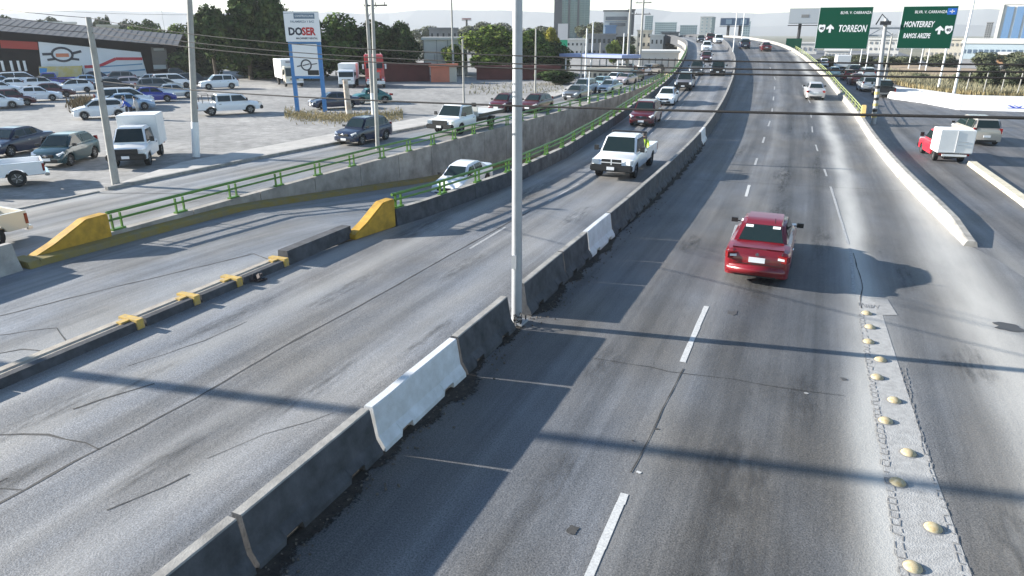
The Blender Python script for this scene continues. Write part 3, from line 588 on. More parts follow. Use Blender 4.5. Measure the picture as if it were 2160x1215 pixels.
def quad_panel(q,inset,off,thick=0):
    """inset panel within quad q (4 vectors), lifted off along its normal"""
    q=[Vector(p) for p in q]; c=sum(q,Vector())/4; nrm=(q[1]-q[0]).cross(q[3]-q[0]).normalized()
    if nrm.dot(c-Vector((0,0,.9)))<0: nrm=-nrm
    r=[]
    for i,p in enumerate(q):
        a=(q[i-1]-p).normalized(); b_=(q[(i+1)%4]-p).normalized(); s=max(.35,a.cross(b_).length); r.append(p+(a+b_)*inset/s+nrm*off)
    return r
def side_pt(P,wb,wr,x,t,side,zl):
    """point on the side plane: x along, t 0..1 from belt to roof"""
    return None
def wheel_meshes(r,wd,key,rimr=.62):
    k=('wheel',key)
    if k in PROTO: return PROTO[k]
    t=MB(); t.lathe([(r*rimr,-wd/2),(r*.93,-wd/2),(r,-wd/2+.03),(r,wd/2-.03),(r*.93,wd/2),(r*rimr,wd/2)],n=20,axis='Y')
    m=MB(); m.lathe([(r*rimr,-wd*.42),(r*rimr*.9,-wd*.30),(r*.16,-wd*.36),(.001,-wd*.36)],n=20,axis='Y'); m.lathe([(r*rimr,wd*.42),(r*rimr*.9,wd*.30),(r*.16,wd*.36),(.001,wd*.36)],n=20,axis='Y')
    sp=MB()
    for s in (-1,1):
        for j in range(5):
            a=2*PI*j/5; sp.box((math.cos(a)*r*.36,s*wd*.34,math.sin(a)*r*.36),(r*.45,.02,r*.09),ry=-a)
    PROTO[k]=(t.mesh('tyre',rubber,30),m.mesh('rim',mat('rim_shadow',(.09,.09,.09),.5,.4) ,30),sp.mesh('spokes',rim_m)); return PROTO[k]
SP={ # L,W,H, silhouette etc.
'sedan':dict(L=4.45,W=1.72,zb=.2,ax=(-1.3,1.32),r=.31,top=[(-2.225,.78),(-2.12,.98),(-1.5,1.02),(-1.2,1.0),(.95,.93),(1.5,.86),(2.0,.74),(2.17,.62),(2.225,.55)],A=1.12,B=(.42,1.44),C=(-.85,1.43),D=-1.62,wb=.76,wr=.57,zf=.93,zr=1.0),
'hatch':dict(L=3.95,W=1.7,zb=.2,ax=(-1.22,1.22),r=.3,top=[(-1.975,.8),(-1.92,.98),(.9,.96),(1.4,.9),(1.75,.78),(1.93,.62),(1.975,.55)],A=1.12,B=(.38,1.49),C=(-1.35,1.46),D=-1.88,wb=.76,wr=.59,zf=.95,zr=.98),
'suv':dict(L=4.5,W=1.82,zb=.26,ax=(-1.35,1.35),r=.35,top=[(-2.25,.9),(-2.2,1.06),(.85,1.04),(1.5,1.0),(2.0,.9),(2.2,.72),(2.25,.6)],A=1.15,B=(.5,1.68),C=(-1.6,1.65),D=-2.12,wb=.81,wr=.64,zf=1.04,zr=1.05),
'van':dict(L=4.9,W=1.9,zb=.24,ax=(-1.5,1.5),r=.34,top=[(-2.45,.85),(-2.42,1.05),(1.3,1.03),(1.7,.97),(2.2,.8),(2.4,.62),(2.45,.55)],A=1.75,B=(.75,1.72),C=(-1.95,1.7),D=-2.38,wb=.86,wr=.68,zf=1.02,zr=1.05),
'beetle':dict(L=4.05,W=1.54,zb=.22,ax=(-1.2,1.2),r=.33,top=[(-2.02,.42),(-1.85,.72),(-1.5,.88),(-1.0,.96),(.75,.96),(1.3,.93),(1.7,.78),(1.95,.55),(2.02,.42)],A=.8,B=(.48,1.42),C=(-.55,1.44),D=-1.45,wb=.66,wr=.5,zf=.94,zr=.95),
}
LIB={}
def car_lib(kind):
    """list of (name, mesh, is_paint, parent_name, loc)"""
    if kind in LIB: return LIB[kind]
    s=SP[kind]; L,W=s['L'],s['W']; out=[]
    body=loft_body(L,W,s['top'],s['zb'],s['ax'],s['r']+.07,crown=.02 if kind!='beetle' else .05).mesh('body',black,35)
    cab,P=cabin(s['A'],s['B'],s['C'],s['D'],s['wb'],s['wr'],s['zf'],s['zr'])
    out+=[('body',body,1,None,None),('cabin',cab,1,None,None)]
    A_,B_,M_,C_,D_=[Vector((p[0],0,p[1])) for p in P]; wd=[p[2] for p in P]
    def glassq(name,q,ins,off=.012,par='cabin'):
        r=quad_panel(q,ins,off); mb=MB(); mb.add(r,[(0,1,2,3)]); out.append((name,mb.mesh(name,glass),0,par,None))
    def pt(i,side,t=1): p=P[i]; return Vector((p[0],side*p[2],p[1]))
    glassq('windscreen',[pt(0,-1),pt(0,1),pt(1,1),pt(1,-1)],.1)
    glassq('rear_window',[pt(4,-1),pt(4,1),pt(3,1),pt(3,-1)],.11 if kind!='beetle' else .2)
    # side windows on the plane through belt and roof lines
    for sd in (-1,1):
        zb_=lambda x: s['zf']+(s['zr']-s['zf'])*(s['A']-x)/(s['A']-s['D'])+.05
        def side(x,t):
            z0=zb_(x); 
            if x>P[1][0]: k=(s['A']-x)/(s['A']-P[1][0]); zt=P[0][1]+(P[1][1]-P[0][1])*k
            elif x<P[3][0]: k=(x-s['D'])/(P[3][0]-s['D']); zt=P[4][1]+(P[3][1]-P[4][1])*k
            else: zt=lerp([(P[3][0],P[3][1]),(P[2][0],P[2][1]),(P[1][0],P[1][1])],x)
            zt-=.095; z=z0+(max(zt,z0+.005)-z0)*t; kk=(z-P[0][1])/(P[2][1]-P[0][1]); yy=s['wb']*.965+(s['wr']*.985-s['wb']*.965)*kk
            return Vector((x,sd*(yy+.014),z))
        mid=(P[1][0]+P[3][0])/2+.1
        wins=[(s['A']-.2,mid+.04),(mid-.04,P[3][0]+(.12 if kind in('suv','van') else -.12))]
        if kind in('suv','van'): wins.append((P[3][0]+.03,s['D']+.28))
        for a,b_ in wins:
            mb=MB(); k=6; v=[side(a+(b_-a)*j/k,0) for j in range(k+1)]+[side(a+(b_-a)*j/k,1) for j in range(k+1)]
            mb.add(v,[(j,j+1,k+2+j,k+1+j) for j in range(k)]); out.append(('side_window',mb.mesh('side_window',glass),0,'cabin',None))
    X=L/2; 
    for sd in (-1,1):
        zt=.66 if kind in('sedan','hatch') else .76
        hb=MB()
        if kind=='beetle': hb.lathe([(.09,0),(.085,.04),(.001,.06)],n=12); 
        else: hb.box((0,0,0),(.34,.2,.13),rz=sd*-.55,ry=.35)
        loc=(X-.2,sd*(W/2-.2),zt+(.02)) if kind!='beetle' else (X-.33,sd*.52,.72)
        out.append(('headlight',hb.mesh('headlight',lamp_w),0,None,loc))
        tb=MB(); 
        if kind in('sedan','beetle'): tb.box((0,0,0),(.2,.3,.17),rz=sd*.45)
        else: tb.box((0,0,0),(.14,.17,.34),rz=sd*.2)
        out.append(('taillight',tb.mesh('taillight',lamp_r),0,None,(-X+.085,sd*(W/2-.2),.8 if kind in('sedan','beetle') else .98)))
        mm=MB(); mm.box((0,sd*.09,.0),(.09,.19,.13)); mm.box((.01,-sd*.02,-.03),(.04,.12,.03)); out.append(('mirror',mm.mesh('mirror',black),0,None,(s['A']-.28,sd*(W/2-.0),s['zf']+.09)))
        for x in (.18,-.75) if kind not in('beetle',) else (.1,):
            h_=MB(); h_.box((0,0,0),(.18,.03,.03)); out.append(('door_handle',h_.mesh('door_handle',chrome),0,None,(x-.25,sd*(W/2+.0),s['zf']-.16)))
    if kind!='beetle':
        g=MB(); g.box((0,0,0),(.06,.78,.16)); out.append(('grille',g.mesh('grille',black),0,None,(X-.012,0,.6 if kind!='suv' else .72)))
        g=MB(); g.box((0,0,0),(.06,1.1,.16)); out.append(('air_intake',g.mesh('air_intake',black),0,None,(X-.02,0,.36)))
        g=MB(); g.tube([(0,-.14,0),(0,0,.06),(0,.14,0)],.02,6); g.box((0,0,.0),(.02,.12,.1)); out.append(('badge',g.mesh('badge',chrome),0,None,(X+.018,0,.62 if kind!='suv' else .74)))
    g=MB(); g.box((0,0,0),(.03,.42,.14)); pm_=g.mesh('licence_plate',plate_m)
    out.append(('licence_plate',pm_,0,None,(X+.012,0,.44))); out.append(('licence_plate',pm_,0,None,(-X-.008,0,.72 if kind=='sedan' else .62)))
    g=MB(); g.box((0,0,0),(.06,W*.62,.14)); out.append(('rear_valance',g.mesh('rear_valance',black),0,None,(-X+.02,0,.32)))
    ty,ri,spk=wheel_meshes(s['r'],.2,kind)
    for a in s['ax']:
        for sd in (-1,1):
            out.append(('wheel',ty,0,None,(a,sd*(W/2-.125),s['r']))); out.append(('rim',ri,0,'wheel',None)); out.append(('spokes',spk,0,'wheel',None))
    LIB[kind]=out; return out
def boxes_part(name,m,items,smooth_=None,bev=0):
    mb=MB()
    for c,d in items: mb.box(c,d)
    me=mb.mesh(name,m)
    if bev:
        bm=bmesh.new(); bm.from_mesh(me); bmesh.ops.bevel(bm,geom=bm.edges[:],offset=bev,segments=2,affect='EDGES'); bm.to_mesh(me); bm.free(); me.shade_smooth(); me.set_sharp_from_angle(angle=R(35))
    return me
def truck_lib(kind):
    if kind in LIB: return LIB[kind]
    out=[]
    big=kind in('pickup_big','flatbed','pickup_box')
    crew=kind in('pickup_crew',)
    W=2.0 if big else 1.82; r=.39 if big else .36; zb=.42 if big else .36
    if kind=='pickup_big': L=5.8; ax=(-1.75,1.85)
    elif kind=='flatbed': L=7.4; ax=(-2.1,2.45); W=2.05
    elif kind=='pickup_box': L=5.2; ax=(-1.55,1.6); W=1.85; r=.36
    elif kind=='mini_box': L=4.6; ax=(-1.35,1.4); W=1.7; r=.3; zb=.3
    else: L=5.2; ax=(-1.5,1.65)
    X=L/2; H0=1.1 if big else 1.04; cf=X-(1.25 if big else 1.05); cr=cf-(2.0 if not crew else 2.65)
    bk=cr-.05
    # front body up to the back of the cab
    Lc=X-bk; top=[(-Lc/2,H0+.02),(cf-bk-Lc/2,H0),(Lc/2-.25,H0-.1),(Lc/2-.05,H0-.3),(Lc/2,H0-.42)]
    off=bk+Lc/2
    mb=loft_body(Lc,W,top,zb,(ax[1]-off,),r+.08,nose=.3,tail=.02); mb.v=[(x+off,y,z) for x,y,z in mb.v]
    out.append(('body',mb.mesh('body',black,35),1,None,None))
    HR=1.86 if big else 1.7
    cab,P=cabin(cf+.12,(cf-.5,HR),(cr+.14,HR-.02),cr,W/2-.08,W/2-.24,H0,H0); out.append(('cabin',cab,1,None,None))
    def pt(i,sd): p=P[i]; return Vector((p[0],sd*p[2],p[1]))
    for nm,q in (('windscreen',[pt(0,-1),pt(0,1),pt(1,1),pt(1,-1)]),('rear_window',[pt(4,-1),pt(4,1),pt(3,1),pt(3,-1)])):
        g=MB(); g.add(quad_panel(q,.09,.012),[(0,1,2,3)]); out.append((nm,g.mesh(nm,glass),0,'cabin',None))
    for sd in (-1,1):
        rg=[(cf-.08,cr+.25)] if not crew else [(cf-.08,(cf+cr)/2+.0),((cf+cr)/2-.1,cr+.22)]
        for a,b_ in rg:
            g=MB(); v=[]
            for t in (0,1):
                for x in (a,b_):
                    z=H0+.06+t*(HR-H0-.2); xx=x-(.42*t if (x==cf-.08) else 0); yy=(W/2-.08)*.965+((W/2-.24)*.985-(W/2-.08)*.965)*(z-H0)/(HR-H0)+.014; v.append((xx,sd*yy,z))
            g.add(v,[(0,1,3,2)]); out.append(('side_window',g.mesh('side_window',glass),0,'cabin',None))
        h=MB(); h.box((0,0,0),(.3,.3,.2),rz=sd*-.3); out.append(('headlight',h.mesh('headlight',lamp_w),0,None,(X-.13,sd*(W/2-.2),H0-.24)))
        mm=MB(); mm.box((0,sd*.12,.05),(.1,.2,.24)); mm.box((0,-sd*.02,0),(.04,.14,.04)); out.append(('mirror',mm.mesh('mirror',black),0,None,(cf-.15,sd*(W/2),H0+.14)))
        h=MB(); h.box((0,0,0),(.18,.03,.04)); out.append(('door_handle',h.mesh('door_handle',black),0,None,(cr+.35,sd*(W/2+.0),H0-.14)))
    g=MB()
    if kind=='pickup_big':
        for yy in (-.25,.25):
            for zz in (-.085,.085): g.box((0,yy,zz),(.06,.44,.13))
    else: g.box((0,0,0),(.06,1.15,.28))
    out.append(('grille',g.mesh('grille',black),0,None,(X-.005,0,H0-.26)))
    if kind=='pickup_big':
        g=MB(); g.box((0,0,0),(.05,.05,.34)); g.box((0,0,0),(.05,1.0,.035)); out.append(('grille_cross',g.mesh('grille_cross',chrome if 0 else white_m),0,None,(X+.005,0,H0-.26)))
    out.append(('bumper',boxes_part('bumper',black,[((0,0,0),(.3,W*.99,.3))],bev=.05),0,None,(X-.02,0,zb+.16)))
    g=MB(); g.box((0,0,0),(.03,.36,.14)); out.append(('licence_plate',g.mesh('licence_plate',plate_m),0,None,(X+.145,0,zb+.17)))
    g=MB(); g.box((( -X+bk)/2+.0,0,zb+.1),(bk+X-.1,.9,.16)); out.append(('chassis',g.mesh('chassis',black),0,None,None))
    if kind in('pickup_big','pickup','pickup_crew'):
        bl=bk-.03; poly=[(-X,.5)]
        a=ax[0]; ra=r+.09
        poly=[(-X,zb+.12),(a-ra,zb+.1)]+[(a-ra*math.cos(PI*k/10),max(zb+.1,.33+ra*math.sin(PI*k/10)*.98)) for k in range(11)]+[(a+ra,zb+.1),(bl,zb+.06),(bl,H0),(-X,H0)]
        bed=MB(); bed.prism(poly,'Y',-W/2+.01,-W/2+.1); bed.prism(poly,'Y',W/2-.1,W/2-.01); bed.box(((bl-X)/2,0,zb+.25),(bl+X,W-.2,.06)); bed.box((bl-.03,0,(H0+zb)/2+.1),(.06,W-.2,H0-zb-.24))
        out.append(('cargo_bed',bed.mesh('cargo_bed',black,30),1,None,None))
        out.append(('tailgate',boxes_part('tailgate',black,[((-X+.03,0,(H0+zb)/2+.07),(.08,W-.22,H0-zb-.14))],bev=.02),1,None,None))
        out.append(('rear_bumper',boxes_part('rear_bumper',chrome if kind!='pickup_big' else black,[((-X-.06,0,zb+.08),(.2,W*.92,.16))],bev=.03),0,None,None))
        for sd in (-1,1):
            g=MB(); g.box((0,0,0),(.1,.12,.34)); out.append(('taillight',g.mesh('taillight',lamp_r),0,None,(-X+.035,sd*(W/2-.06),H0-.26)))
        if kind=='pickup_crew':
            g=MB()
            for x in (bl-.15,-X+.5):
                for sd in (-1,1): g.tube([(x,sd*(W/2-.1),H0),(x,sd*(W/2-.14),H0+.62)],.03,6)
                g.tube([(x,-W/2+.14,H0+.62),(x,W/2-.14,H0+.62)],.03,6)
            for sd in (-1,1): g.tube([(bl-.15,sd*(W/2-.14),H0+.62),(-X+.5,sd*(W/2-.14),H0+.62)],.025,6)
            out.append(('rack',g.mesh('rack',dark_metal),0,None,None))
        if kind=='pickup_big':
            g=MB(); g.box((cr-.12,0,HR-.28),(.06,W-.25,.06)); 
            for sd in (-1,1): g.tube([(cr-.12,sd*(W/2-.14),H0),(cr-.12,sd*(W/2-.14),HR-.0)],.035,6)
            g.tube([(cr-.12,-W/2+.14,HR),(cr-.12,W/2-.14,HR)],.045,6); out.append(('headache_rack',g.mesh('headache_rack',dark_metal),0,None,None))
    elif kind in('pickup_box','mini_box'):
        bl=bk-.06; hb=2.3 if kind=='pickup_box' else 1.95; z0=zb+.25 if kind=='pickup_box' else .62; wb_=W+.12
        out.append(('cargo_box',boxes_part('cargo_box',white_m,[(((bl-X)/2-.1,0,(z0+hb)/2),(bl+X+.1,wb_,hb-z0))],bev=.03),0,None,None))
        g=MB(); xr_=-X-.1-.06
        g.box((xr_-.002,0,(z0+hb)/2),(.03,.03,hb-z0-.1)); g.box((xr_-.002,0,z0+.04),(.04,wb_-.1,.05))
        for zz in (.35,.5): g.box((xr_-.004,-.35,z0+(hb-z0)*zz),(.02,.5,.03))
        out.append(('rear_doors',g.mesh('rear_doors',mat('door_trim',(.5,.5,.5),.5)),0,None,None))
        out.append(('rear_bumper',boxes_part('rear_bumper',white_m,[((-X-.15,0,.5),(.1,W*.75,.12))]),0,None,None))
        for sd in (-1,1):
            g=MB(); g.box((0,0,0),(.05,.26,.11)); out.append(('taillight',g.mesh('taillight',lamp_r),0,None,(-X-.12,sd*(W/2-.2),z0-.08)))
    elif kind=='flatbed':
        bl=bk-.1; out.append(('flatbed_deck',boxes_part('flatbed_deck',mat('flatbed_steel',(.55,.55,.52),.5,var=.2,scale=3),[(((bl-X)/2,0,1.06),(bl+X,2.35,.12)),((bl-.05,0,1.35),(.08,2.1,.5))]),0,None,None))
        out.append(('side_rail',boxes_part('side_rail',dark_metal,[(((bl-X)/2,1.19,1.02),(bl+X,.06,.2)),(((bl-X)/2,-1.19,1.02),(bl+X,.06,.2))]),0,None,None))
        out.append(('winch',boxes_part('winch',black,[((bl-.35,0,1.3),(.4,.6,.35)),((bl-.3,.6,1.6),(.3,.3,.5))],bev=.04),0,None,None))
    ty,ri,spk=wheel_meshes(r,.26,kind)
    for a in ax:
        for sd in (-1,1):
            out.append(('wheel',ty,0,None,(a,sd*(W/2-.16),r))); out.append(('rim',ri,0,'wheel',None)); out.append(('spokes',spk,0,'wheel',None))
    LIB[kind]=out; return out
def cabover_lib(kind):
    """medium box trucks with a flat-fronted cab, and the red sleeper tractor"""
    if kind in LIB: return LIB[kind]
    out=[]
    if kind=='semi':
        c=MB(); c.prism([(1.0,1.1),(3.0,1.15),(3.15,1.5),(3.05,1.95),(1.35,2.15)],'Y',-.75,.75); me=c.mesh('bonnet',black); out.append(('bonnet',me,1,None,None))
        c=MB(); c.prism([(-1.3,.95),(1.35,.95),(1.35,2.1),(.95,3.0),(.3,3.75),(-.2,3.95),(-1.3,3.95)],'Y',-1.2,1.2); me=c.mesh('cabin',black)
        bm=bmesh.new(); bm.from_mesh(me); bmesh.ops.bevel(bm,geom=bm.edges[:],offset=.1,segments=2,affect='EDGES'); bm.to_mesh(me); bm.free(); me.shade_smooth(); me.set_sharp_from_angle(angle=R(35)); out.append(('cabin',me,1,None,None))
        q=quad_panel([(1.35,-1.15,2.15),(1.35,1.15,2.15),(.95,1.15,2.98),(.95,-1.15,2.98)],.12,.02); g=MB(); g.add(q,[(0,1,2,3)]); out.append(('windscreen',g.mesh('windscreen',glass),0,'cabin',None))
        for sd in (-1,1):
            g=MB(); g.box((.55,sd*1.2,2.35),(.75,.03,.65)); out.append(('side_window',g.mesh('side_window',glass),0,'cabin',None))
            f=MB(); f.prism([(1.5,.75),(1.75,1.25),(2.6,1.3),(3.1,1.1),(3.15,.7),(2.85,.75),(2.6,1.1),(2.05,1.1),(1.8,.75)],'Y',sd*.75,sd*1.2); out.append(('mudguard',f.mesh('mudguard',black),1,None,None))
            g=MB(); g.box((3.12,sd*.92,1.0),(.08,.26,.18)); out.append(('headlight',g.mesh('headlight',lamp_w),0,None,None))
            g=MB(); g.tube([(-1.45,sd*.95,1.0),(-1.45,sd*.95,4.1)],.08,8); out.append(('exhaust_stack',g.mesh('exhaust_stack',chrome),0,None,None))
            g=MB(); g.box((1.2,sd*1.42,2.5),(.08,.2,.6)); g.box((1.2,sd*1.3,2.7),(.04,.2,.04)); out.append(('mirror',g.mesh('mirror',white_m),0,None,None))
        out.append(('grille',boxes_part('grille',mat('grille_grey',(.25,.25,.26),.4,.5),[((3.13,0,1.5),(.08,1.05,.75))]),0,None,None))
        out.append(('bumper',boxes_part('bumper',white_m,[((3.2,0,.65),(.3,2.3,.4))],bev=.05),0,None,None))
        out.append(('chassis',boxes_part('chassis',dark_metal,[((-1.8,0,.75),(4.2,.9,.25)),((-2.6,0,1.15),(.9,.9,.15))]),0,None,None))
        axles=(-3.2,-1.95,2.35); r=.5; W=2.4
    else:
        small=kind=='box_truck_small'; L=5.6 if small else 6.6; W=2.1 if small else 2.35; X=L/2; hb=2.85 if small else 3.3; cabh=2.15 if small else 2.55
        c=MB(); c.prism([(X-1.5,.55),(X,.55),(X+.02,1.2),(X-.18,cabh-.15),(X-.4,cabh),(X-1.5,cabh)],'Y',-W/2+.06,W/2-.06); me=c.mesh('cabin',black)
        bm=bmesh.new(); bm.from_mesh(me); bmesh.ops.bevel(bm,geom=bm.edges[:],offset=.08,segments=2,affect='EDGES'); bm.to_mesh(me); bm.free(); me.shade_smooth(); me.set_sharp_from_angle(angle=R(35)); out.append(('cabin',me,1,None,None))
        z0=1.22; q=quad_panel([(X+.02,-W/2+.08,z0),(X+.02,W/2-.08,z0),(X-.18,W/2-.08,cabh-.15),(X-.18,-W/2+.08,cabh-.15)],.09,.02); g=MB(); g.add(q,[(0,1,2,3)]); out.append(('windscreen',g.mesh('windscreen',glass),0,'cabin',None))
        for sd in (-1,1):
            g=MB(); g.box((X-.75,sd*(W/2-.05),1.6 if small else 1.85),(.8,.03,.55)); out.append(('side_window',g.mesh('side_window',glass),0,'cabin',None))
            g=MB(); g.box((X+.02,sd*(W/2-.3),.85),(.06,.34,.16)); out.append(('headlight',g.mesh('headlight',lamp_w),0,None,None))
            g=MB(); g.box((X-.05,sd*(W/2+.14),1.7),(.07,.16,.4)); g.box((X-.1,sd*(W/2),1.85),(.04,.25,.04)); out.append(('mirror',g.mesh('mirror',black),0,None,None))
        out.append(('grille',boxes_part('grille',black,[((X+.01,0,.98),(.06,1.1,.14))]),0,None,None))
        out.append(('bumper',boxes_part('bumper',white_m,[((X,0,.58),(.16,W-.1,.24))],bev=.03),0,None,None))
        out.append(('cargo_box',boxes_part('cargo_box',white_m,[(((X-1.6-X)/2,0,(.95+hb)/2),(L-1.65,W+.1,hb-.95))],bev=.03),0,None,None))
        if not small:
            g=MB(); g.box((X-1.55,0,hb-.3),(.04,1.2,.22)); out.append(('fascia_lettering',g.mesh('fascia_lettering',mat('grey_print',(.25,.25,.27),.6)),0,'cargo_box',None))
        out.append(('chassis',boxes_part('chassis',dark_metal,[((-.3,0,.72),(L-.8,.9,.2))]),0,None,None))
        axles=(-X+1.2,X-.85); r=.42
    ty,ri,spk=wheel_meshes(r,.28,kind)
    for a in axles:
        for sd in (-1,1):
            out.append(('wheel',ty,0,None,(a,sd*(W/2-.17),r))); out.append(('rim',ri,0,'wheel',None))
    LIB[kind]=out; return out
def lib(kind):
    if kind in SP: return car_lib(kind)
    if kind in('semi','box_truck','box_truck_small'): return cabover_lib(kind)
    return truck_lib(kind)
JO={}
def joined(kind):
    """far-away version of a vehicle: same shapes in one mesh"""
    if kind in JO: return JO[kind]
    mats=[black]; V=[];Fc=[];MI=[]; last=None
    for nm,me,isp,par,loc in lib(kind):
        if nm in('spokes','door_handle','badge'): continue
        lc=Vector(loc) if loc else (Vector(last) if nm=='rim' and last else Vector())
        if nm=='wheel': last=loc
        if isp: mi=0
        else:
            m=me.materials[0]
            if m not in mats: mats.append(m)
            mi=mats.index(m)
            if mi==0: mats.append(m); mi=len(mats)-1
        o=len(V); V+=[tuple(v.co+lc) for v in me.vertices]; Fc+=[tuple(i+o for i in p.vertices) for p in me.polygons]; MI+=[mi]*len(me.polygons)
    me=bpy.data.meshes.new('vehicle'); me.from_pydata(V,[],Fc)
    for m in mats: me.materials.append(m)
    me.polygons.foreach_set('material_index',MI); me.shade_smooth(); me.set_sharp_from_angle(angle=R(32)); JO[kind]=(me); return me
def vehicle(kind,pm,label,cat,loc,head,group,name='car',far=False,pitch=0):
    if far:
        o=ob(name,joined(kind)); o.location=loc; o.rotation_euler=(0,-pitch,R(head)); o.material_slots[0].link='OBJECT'; o.material_slots[0].material=pm
        return tag(o,label,cat,group)
    t=thing(name,label,cat,loc,R(head),group); t.rotation_euler=(0,-pitch,R(head)); named={}
    for nm,me,isp,par,lc in lib(kind):
        o=ob(nm,me,named.get(par,t) if par else t)
        if lc is not None: o.location=lc
        if isp: o.material_slots[0].link='OBJECT'; o.material_slots[0].material=pm
        named[nm]=o
    return t
pw_=paint('white',(.78,.79,.8)); psil=paint('silver',(.5,.52,.54),.5); pgrey=paint('grey',(.14,.145,.15),.4); pblk=paint('black',(.012,.013,.016)); pred=paint('red',(.17,.004,.009)); pdred=paint('dark_red',(.085,.007,.012))
pmar=paint('maroon',(.07,.012,.012)); pblue=paint('blue',(.012,.025,.25)); pnavy=paint('navy',(.012,.02,.05)); pteal=paint('teal',(.01,.045,.055)); pgreen=paint('green',(.005,.11,.10)); psblue=paint('pale_blue',(.28,.38,.5),.3); pbeige=paint('beige',(.5,.45,.38),.2)
pcream=paint('cream',(.62,.57,.47)); pyel=paint('yellow',(.6,.5,.1)); porange=paint('semi_red',(.55,.05,.03)); ppink=paint('pinkish_silver',(.5,.42,.42),.3); pbrightred=paint('bright_red',(.6,.03,.05)); pcyan=paint('cyan_silver',(.35,.5,.52),.3)
# ---- traffic on the flyover (headings: 90 = away from the camera)
def road_head(y): d=(xm(y+3)-xm(y-3))/6; return math.degrees(math.atan2(1,d))
def on_road(px,py,kind,pm,label,away,name='car',cat='car',far=False,back=0.,turn=0,grp='cars on the flyover',dx=0):
    p=GZ(px,py); h=road_head(p.y); d=Vector((math.cos(R(h)),math.sin(R(h)),0)); p=p+d*back; p.z=zf(p.y); p.x+=dx
    pit=math.atan2(zf(p.y+2)-zf(p.y-2),4)
    return vehicle(kind,pm,label,cat,p,h+(0 if away else 180)+turn,grp,name,far,pitch=pit if away else -pit)
hero=on_road(1589,603,'sedan',pred,'red saloon seen from behind, two stickers on its rear window',True,back=2.2)
sw_=MB(); sw_.box((0,-.4,0),(.02,.26,.05)); sw_.box((0,.4,0),(.02,.26,.05))
def hero_detail(t):
    L2=2.225
    g=MB(); g.box((-L2-.02,0,.42),(.12,1.5,.26)); me=g.mesh('rear_bumper',black); bm=bmesh.new(); bm.from_mesh(me); bmesh.ops.bevel(bm,geom=bm.edges[:],offset=.05,segments=3,affect='EDGES'); bm.to_mesh(me); bm.free(); me.shade_smooth()
    o=ob('rear_bumper',me,t); o.material_slots[0].link='OBJECT'; o.material_slots[0].material=pred
    g=MB()
    for sd in (-1,1): g.beam((-L2-.006,sd*.6,.66),(-L2+.08,sd*.63,.97),.012,.014)
    g.box((-L2-.004,0,.6),(.012,1.2,.014)); g.build('boot_seam',black,t)
    g=MB(); g.prism([(-L2+.1,.985),(-L2+.34,1.03),(-L2+.3,1.045),(-L2+.08,1.03)],'Y',-.66,.66); o=g.build('spoiler',black,t); o.material_slots[0].link='OBJECT'; o.material_slots[0].material=pred
    g=MB()
    for sd in (-1,1): g.box((-L2-.012,sd*.63,.8),(.03,.2,.06),rz=sd*.25)
    g.build('reversing_lens',lamp_w,t)
    g=MB(); g.lathe([(.05,0),(.045,.012),(.001,.012)],n=12); o=g.build('badge',chrome,t); o.location=(-L2-.005,0,.87); o.rotation_euler=(0,-PI/2,0)
    rw=[c for c in t.children if c.name.startswith('cabin')][0]; A_=Vector((-.85,0,1.43)); B_=Vector((-1.62,0,1.0)); d=(B_-A_).normalized(); n_=Vector((d.z,0,-d.x)); n_=n_ if n_.z>0 else -n_
    for sd,f in ((-1,.2),(1,.2)):
        c=A_+d*.2+n_*.02; g=MB(); g.box((c.x,sd*.36,c.z),(.1,.2,.006),ry=math.atan2(-d.z,d.x)); g.build('sticker',plate_m,rw)
    g=MB(); c=A_+d*.55+n_*.02
    g=MB(); g.tube([(-L2+1.3,-.3,1.45),(-L2+1.15,-.3,1.62)],.01,5); g.build('aerial',black,rw)
hero_detail(hero)
on_road(1719,212,'sedan',psil if 0 else paint('pale_silver',(.6,.57,.56),.3),'small pale silver saloon driving away near the right parapet, seen from behind',True,back=2.2)
on_road(1571,103,'suv',pnavy,'dark car driving away near the flyover crest, beside the median parapet',True,far=True,back=1.8)
on_road(1616,109,'sedan',pdred,'small dark red car driving away on the flyover crest, right of the dark one',True,far=True,back=2)
on_road(1291,379,'pickup_big',pw_,'white pickup with black grille coming towards the camera, a worker in its bed',False,'pickup_truck','pickup truck',back=2.6)
on_road(1352,268,'suv',pdred,'dark red car following behind the white pickup with the worker',False,back=2.0)
on_road(1400,224,'sedan',pw_,'white oncoming saloon between the dark red car and the grey pickup',False,back=2.2)
on_road(1440,192,'pickup_crew',paint('grey_silver',(.3,.3,.33),.4),'silver grey oncoming pickup with dark windscreen behind the white saloon',False,'pickup_truck','pickup truck',back=2.4)
on_road(1467,160,'suv',pgrey,'grey oncoming car on the left lane, side by side with a black truck',False,far=True,back=2)
on_road(1513,160,'pickup',pblk,'black oncoming pickup on the lane beside the median parapet',False,'pickup_truck','pickup truck',far=True,back=2)
on_road(1489,132,'sedan',pmar,'small maroon oncoming car behind the grey one, high on the slope',False,far=True,back=2)
on_road(1490,110,'suv',pw_,'white oncoming car high on the slope, between the maroon one and the crest',False,far=True,back=2)
on_road(1479,90,'sedan',pblk,'leftmost of the tiny cars on the crest of the left carriageway, dark',False,far=True,back=2)
on_road(1498,88,'suv',pdred,'reddish tiny car in the middle of the crest of the left carriageway',False,far=True,back=2)
on_road(1516,92,'van',pw_,'white tiny car on the right of the crest of the left carriageway',False,far=True,back=2)
on_road(1508,86,'sedan',psil,'silver tiny car just coming over the crest between two others',False,far=True,back=4)
# ramp
p=Vector((-16.95,32.3,zr(32.3)+.0)); vehicle('sedan',pw_,'white saloon coming up the ramp, half hidden behind the flyover parapet','car',p,271,'cars beside the flyover','car',pitch=-.075)
